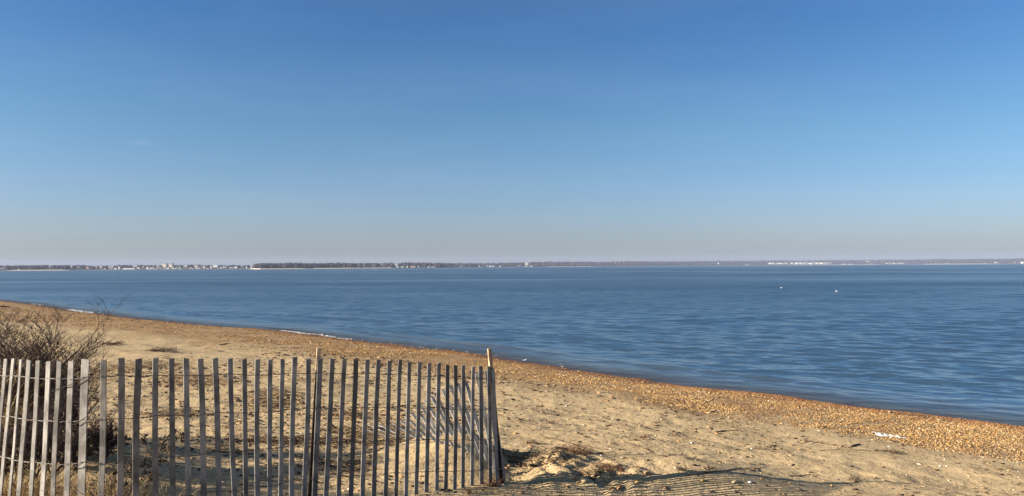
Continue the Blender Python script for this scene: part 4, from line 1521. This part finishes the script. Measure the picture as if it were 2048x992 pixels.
def build_house(x, y, w, h, mat, label, kind, group):
    base_px = y + h / 2
    Y0 = float(far_y(x))
    # find where on the slope the base is seen
    best = None
    for t in np.linspace(0.045, 1.0, 60):
        Y, z = hill_at(x, t)
        d = ray(x, base_px)
        zz = H + d.z / d.y * Y
        if best is None or abs(zz - z) < best[0]:
            best = (abs(zz - z), Y, z, zz, t)
    _, Y, z, zz, t = best
    zb = z
    d = ray(x, base_px)
    wm = w * Y / F
    hm = h * Y / F + (zz - z)
    hm = max(hm, 2.6)
    dm = max(6.0, min(wm, 14))
    name = {'house': 'house', 'building': 'building', 'tower': 'tower', 'shed': 'shed', 'hut': 'hut'}[kind]
    root = empty(name, (d.x / d.y * Y, Y, zb))
    flat = kind in ('building',) and h > 2.4
    rh = 0 if (flat or kind == 'tower') else min(0.38 * hm, 0.35 * wm)
    V, Fc = box_vf(wm, dm, hm - rh + 2.0, (0, 0, (hm - rh) / 2 - 1.0))
    link('wall', py_mesh('wall', V, Fc), MAT[mat], root)
    if flat:
        V, Fc = box_vf(wm * 1.02, dm * 1.02, 0.8, (0, 0, hm + 0.4))
    elif kind == 'tower':
        a = wm * 0.55
        V = [(-a, -a, hm), (a, -a, hm), (a, a, hm), (-a, a, hm), (0, 0, hm + wm * 0.7)]
        Fc = [(0, 1, 4), (1, 2, 4), (2, 3, 4), (3, 0, 4), (3, 2, 1, 0)]
    else:
        a, b_ = wm * 0.53, dm * 0.55
        z0 = hm - rh + 0.003
        if (int(x * 7) % 3) or wm > 14:
            V = [(-a, -b_, z0), (a, -b_, z0), (a, b_, z0), (-a, b_, z0), (-a, 0, hm), (a, 0, hm)]
            Fc = [(0, 1, 5, 4), (2, 3, 4, 5), (3, 0, 4), (1, 2, 5), (3, 2, 1, 0)]
        else:
            V = [(-a, -b_, z0), (a, -b_, z0), (a, b_, z0), (-a, b_, z0), (0, -b_, hm), (0, b_, hm)]
            Fc = [(0, 4, 5, 3), (1, 2, 5, 4), (0, 1, 4), (2, 3, 5), (3, 2, 1, 0)]
    link('roof', py_mesh('roof', V, Fc), MAT['roof_l' if (int(x * 3) % 2 or wm > 10) else 'roof'], root)
    tag(root, label, {'house': 'house', 'building': 'building', 'tower': 'tower', 'shed': 'shed', 'hut': 'hut'}[kind], group)
    return (x, w, Y)


lab_of = {GA: 'small pale house in the waterfront town on the left far shore', GB: 'small white house by the water at the right end of the headland',
          GC_: 'pale roofed house high among the trees of the headland', GD: 'small pale waterfront house on the middle of the far shore', GE: 'white house in the dense row on the right far shore'}
clear = []
for (x, y, w, h, mat, label, kind, group) in BL:
    clear.append(build_house(x, y, w, h, mat, label or lab_of[group], kind, group))

# church, masts and white beacon
Y, z = hill_at(494.7, 0.25)
d = ray(494.7, 534)
root = empty('church', (d.x / d.y * Y, Y, z))
hm = 3.4 * Y / F
V, Fc = box_vf(hm * 1.2, hm * 1.6, hm * 0.75 + 2, (0, 0, hm * 0.375 - 1)); link('nave', py_mesh('nave', V, Fc), MAT['w_white'], root)
a = hm * 0.62; b_ = hm * 0.85; z0 = hm * 0.75 + 0.003
V = [(-a, -b_, z0), (a, -b_, z0), (a, b_, z0), (-a, b_, z0), (0, -b_, hm * 1.15), (0, b_, hm * 1.15)]
link('roof', py_mesh('roof', V, [(0, 4, 5, 3), (1, 2, 5, 4), (0, 1, 4), (2, 3, 5), (3, 2, 1, 0)]), MAT['roof'], root)
V, Fc = box_vf(1.6, 1.6, hm * 1.25, (0, -b_ - 0.9, hm * 0.62)); link('tower', py_mesh('tower', V, Fc), MAT['w_white'], root)
a = 0.9; z1 = hm * 1.245 + 0.01
V = [(-a, -b_ - 0.9 - a, z1), (a, -b_ - 0.9 - a, z1), (a, -b_ - 0.9 + a, z1), (-a, -b_ - 0.9 + a, z1), (0, -b_ - 0.9, z1 + hm * 0.7)]
link('spire', py_mesh('spire', V, [(0, 1, 4), (1, 2, 4), (2, 3, 4), (3, 0, 4), (3, 2, 1, 0)]), MAT['roof'], root)
tag(root, 'white church with a thin dark spire right of the town', 'church')
clear.append((494.7, 5, Y))


def mast(px, ytop, t, r0, label, mat, name='mast', cat='mast'):
    Y, z = hill_at(px, t)
    d = ray(px, ytop)
    zt = H + d.z / d.y * Y
    TT = Tubes(6)
    hh = zt - z
    TT.add([(0, 0, -1), (0, 0, hh * 0.45), (0, 0, hh * 0.45 + 0.1), (0, 0, hh)], [r0 * 1.6, r0 * 1.2, r0, r0 * 0.6])
    # guy arms
    for k in (0.6, 0.8):
        TT.add([(-r0 * 2, 0, hh * k), (r0 * 2, 0, hh * k)], [r0 * 0.4, r0 * 0.4])
    o = TT.build(name, mat, None, (d.x / d.y * Y, Y, z))
    tag(o, label, cat)
    clear.append((px, 1, Y))


mast(990.3, 522.2, 0.8, 0.9, 'thin dark mast left of the picture middle on the far shore', MAT['w_grey'])
mast(1230.3, 519.8, 0.9, 1.3, 'shorter of two tall thin masts on the far shore', MAT['w_grey'])
mast(1246.6, 516.8, 0.9, 1.7, 'taller of two tall thin masts on the far shore', MAT['w_grey'])
mast(1436.9, 524.8, 0.045, 2.6, 'white beacon tower standing at the water before dark trees', MAT['w_white'], 'beacon', 'beacon')
mast(345.7, 526.6, 0.9, 0.45, 'thin mast on top of the dark skyline tower', MAT['w_grey'])

# woods: thousands of leafless crowns, only readable as a mass
wr2 = np.random.default_rng(33)
n = 23000
pxs = wr2.uniform(-500, 2550, n)
ts = wr2.beta(1.3, 1.0, n) * 1.1 + 0.05
Y0 = far_y(pxs)
Ys = Y0 + DEEP * ts
rz = np.array([ridge_z(p, q + DEEP) for p, q in zip(pxs, Y0)])
thh = np.array([tree_h(p) for p in pxs])
zr = np.maximum(3, rz - thh)
gzv = np.interp(ts, [0.0, 0.04, 0.25, 0.55, 1.0, 1.5], [0.02, 0.13, 0.32, 0.68, 1.0, 0.9]) * zr
keep = np.ones(n, bool)
for (bx_, bw, by_) in clear:
    keep &= ~((np.abs(pxs - bx_) < bw / 2 + 2.2) & (Ys < by_ + 8))
town = (pxs > 195) & (pxs < 505)
keep &= ~(town & (wr2.random(n) < 0.65))
keep &= ~((pxs > 0) & (pxs < 145) & (ts < 0.14))
pxs, Ys, gzv, thh, Y0 = pxs[keep], Ys[keep], gzv[keep], thh[keep], Y0[keep]
n = len(pxs)
dirx = np.array([(lambda d: d.x / d.y)(ray(p, 530)) for p in pxs])
hh = thh * wr2.uniform(0.62, 1.08, n) * np.where(wr2.random(n) < 0.04, 1.12, 1)
pos = np.stack([dirx * Ys, Ys, gzv + hh * 0.52], 1)
wd = hh * wr2.uniform(0.35, 0.6, n)
size = np.stack([wd, wd, hh * 0.5], 1)
WC = 0.42 * np.array([(0.085, 0.065, 0.078), (0.100, 0.078, 0.088), (0.065, 0.058, 0.075), (0.110, 0.080, 0.085), (0.05, 0.06, 0.06)])
cc = WC[wr2.choice(5, n, p=[0.3, 0.25, 0.2, 0.15, 0.10])]
isl = (pxs > 1405) & (pxs < 1456) & (Ys < Y0 + 150)
cc[isl] = (0.02, 0.04, 0.045)
me = blobs(pos, size, cc, wr2, jitter=0.25)
wood = link('far_woods', me, MAT['farwood'])
tag(wood, 'leafless brown woods covering the whole far shore', 'woods', kind='stuff')

# ------------------------------------------------------------------ haze
V, Fc = box_vf(22000, 8700, 96, (0, 8700 / 2 - 500, 96 / 2 - 8.2))
hz = link('haze', py_mesh('haze', V, Fc))
m = bpy.data.materials.new('haze_air')
m.use_nodes = True
nt = m.node_tree
nt.nodes.clear()
out = N(nt, 'ShaderNodeOutputMaterial')
pv = N(nt, 'ShaderNodeVolumePrincipled')
pv.inputs['Color'].default_value = (0.50, 0.61, 0.85, 1)
pv.inputs['Density'].default_value = 0.00010
pv.inputs['Anisotropy'].default_value = 0.0
nt.links.new(pv.outputs[0], out.inputs['Volume'])
hz.data.materials.append(m)
tag(hz, kind='stuff')

# ------------------------------------------------------------------ light
SUN_EL = R(19)
to_sun = Vector((-0.97, -0.24, 0)).normalized() * math.cos(SUN_EL) + Vector((0, 0, math.sin(SUN_EL)))
sd = bpy.data.lights.new('sun', 'SUN')
sd.energy = 5.0
sd.angle = R(0.3)
sd.color = (1.0, 0.87, 0.70)
so = bpy.data.objects.new('sun', sd)
COL.objects.link(so)
so.rotation_euler = to_sun.to_track_quat('Z', 'Y').to_euler()
w = bpy.data.worlds.new('World')
scene.world = w
w.use_nodes = True
nt = w.node_tree
bg = nt.nodes['Background']
sk = nt.nodes.new('ShaderNodeTexSky')
sk.sky_type = 'NISHITA'
sk.sun_disc = False
sk.sun_elevation = SUN_EL
sk.sun_rotation = math.atan2(to_sun.x, to_sun.y)
sk.altitude = 0
sk.air_density = 1.0
sk.dust_density = 1.2
sk.ozone_density = 2.0
tcw = nt.nodes.new('ShaderNodeTexCoord')
sx3 = nt.nodes.new('ShaderNodeSeparateXYZ')
nt.links.new(tcw.outputs['Generated'], sx3.inputs[0])
# deeper blue higher up, greyer towards the horizon; unseen top neutral for shadow colour
rc = ramp(nt, math_n(nt, 'MULTIPLY', sx3.outputs['Z'], 2.0, True), [(0.0, (0.63, 0.70, 0.96)), (0.035, (0.61, 0.69, 0.94)), (0.105, (0.545, 0.65, 0.92)), (0.34, (0.41, 0.62, 0.80)), (0.63, (0.245, 0.50, 0.78)), (0.8, (0.33, 0.45, 0.62)), (1.0, (0.38, 0.43, 0.52))])
skc = mixc(nt, 1.0, sk.outputs[0], rc, 'MULTIPLY')
# one faint wisp of cloud low on the left
wd_ = ray(285, 285).normalized()
wn = nt.nodes.new('ShaderNodeMapping')
wn.inputs['Location'].default_value = (-wd_.x * 16, -wd_.y * 16, -wd_.z * 110)
wn.inputs['Scale'].default_value = (16, 16, 110)
nt.links.new(tcw.outputs['Generated'], wn.inputs['Vector'])
wl = nt.nodes.new('ShaderNodeVectorMath'); wl.operation = 'LENGTH'
nt.links.new(wn.outputs[0], wl.inputs[0])
wf = math_n(nt, 'MULTIPLY', maprange(nt, wl.outputs['Value'], 0.0, 0.55, 0.045, 0.0), maprange(nt, noise(nt, wn.outputs[0], 2.5, 3), 0.35, 0.6))
# thin uneven veil of high haze
vn = nt.nodes.new('ShaderNodeMapping')
vn.inputs['Scale'].default_value = (1.5, 1.5, 9)
nt.links.new(tcw.outputs['Generated'], vn.inputs['Vector'])
wf = math_n(nt, 'ADD', wf, maprange(nt, noise(nt, vn.outputs[0], 1.3, 4, 0.6), 0.35, 0.75, 0.0, 0.018))
nt.links.new(mixc(nt, wf, skc, (8.5, 8.8, 9.2)), bg.inputs['Color'])
bg.inputs['Strength'].default_value = 0.0655

scene.view_settings.view_transform = 'Standard'
scene.view_settings.look = 'None'
scene.view_settings.gamma = 1.0
scene.view_settings.exposure = 1.42
scene.view_settings.use_curve_mapping = False
scene.cycles.max_bounces = 6
scene.cycles.volume_bounces = 0
scene.cycles.transparent_max_bounces = 8
scene.cycles.use_denoising = True
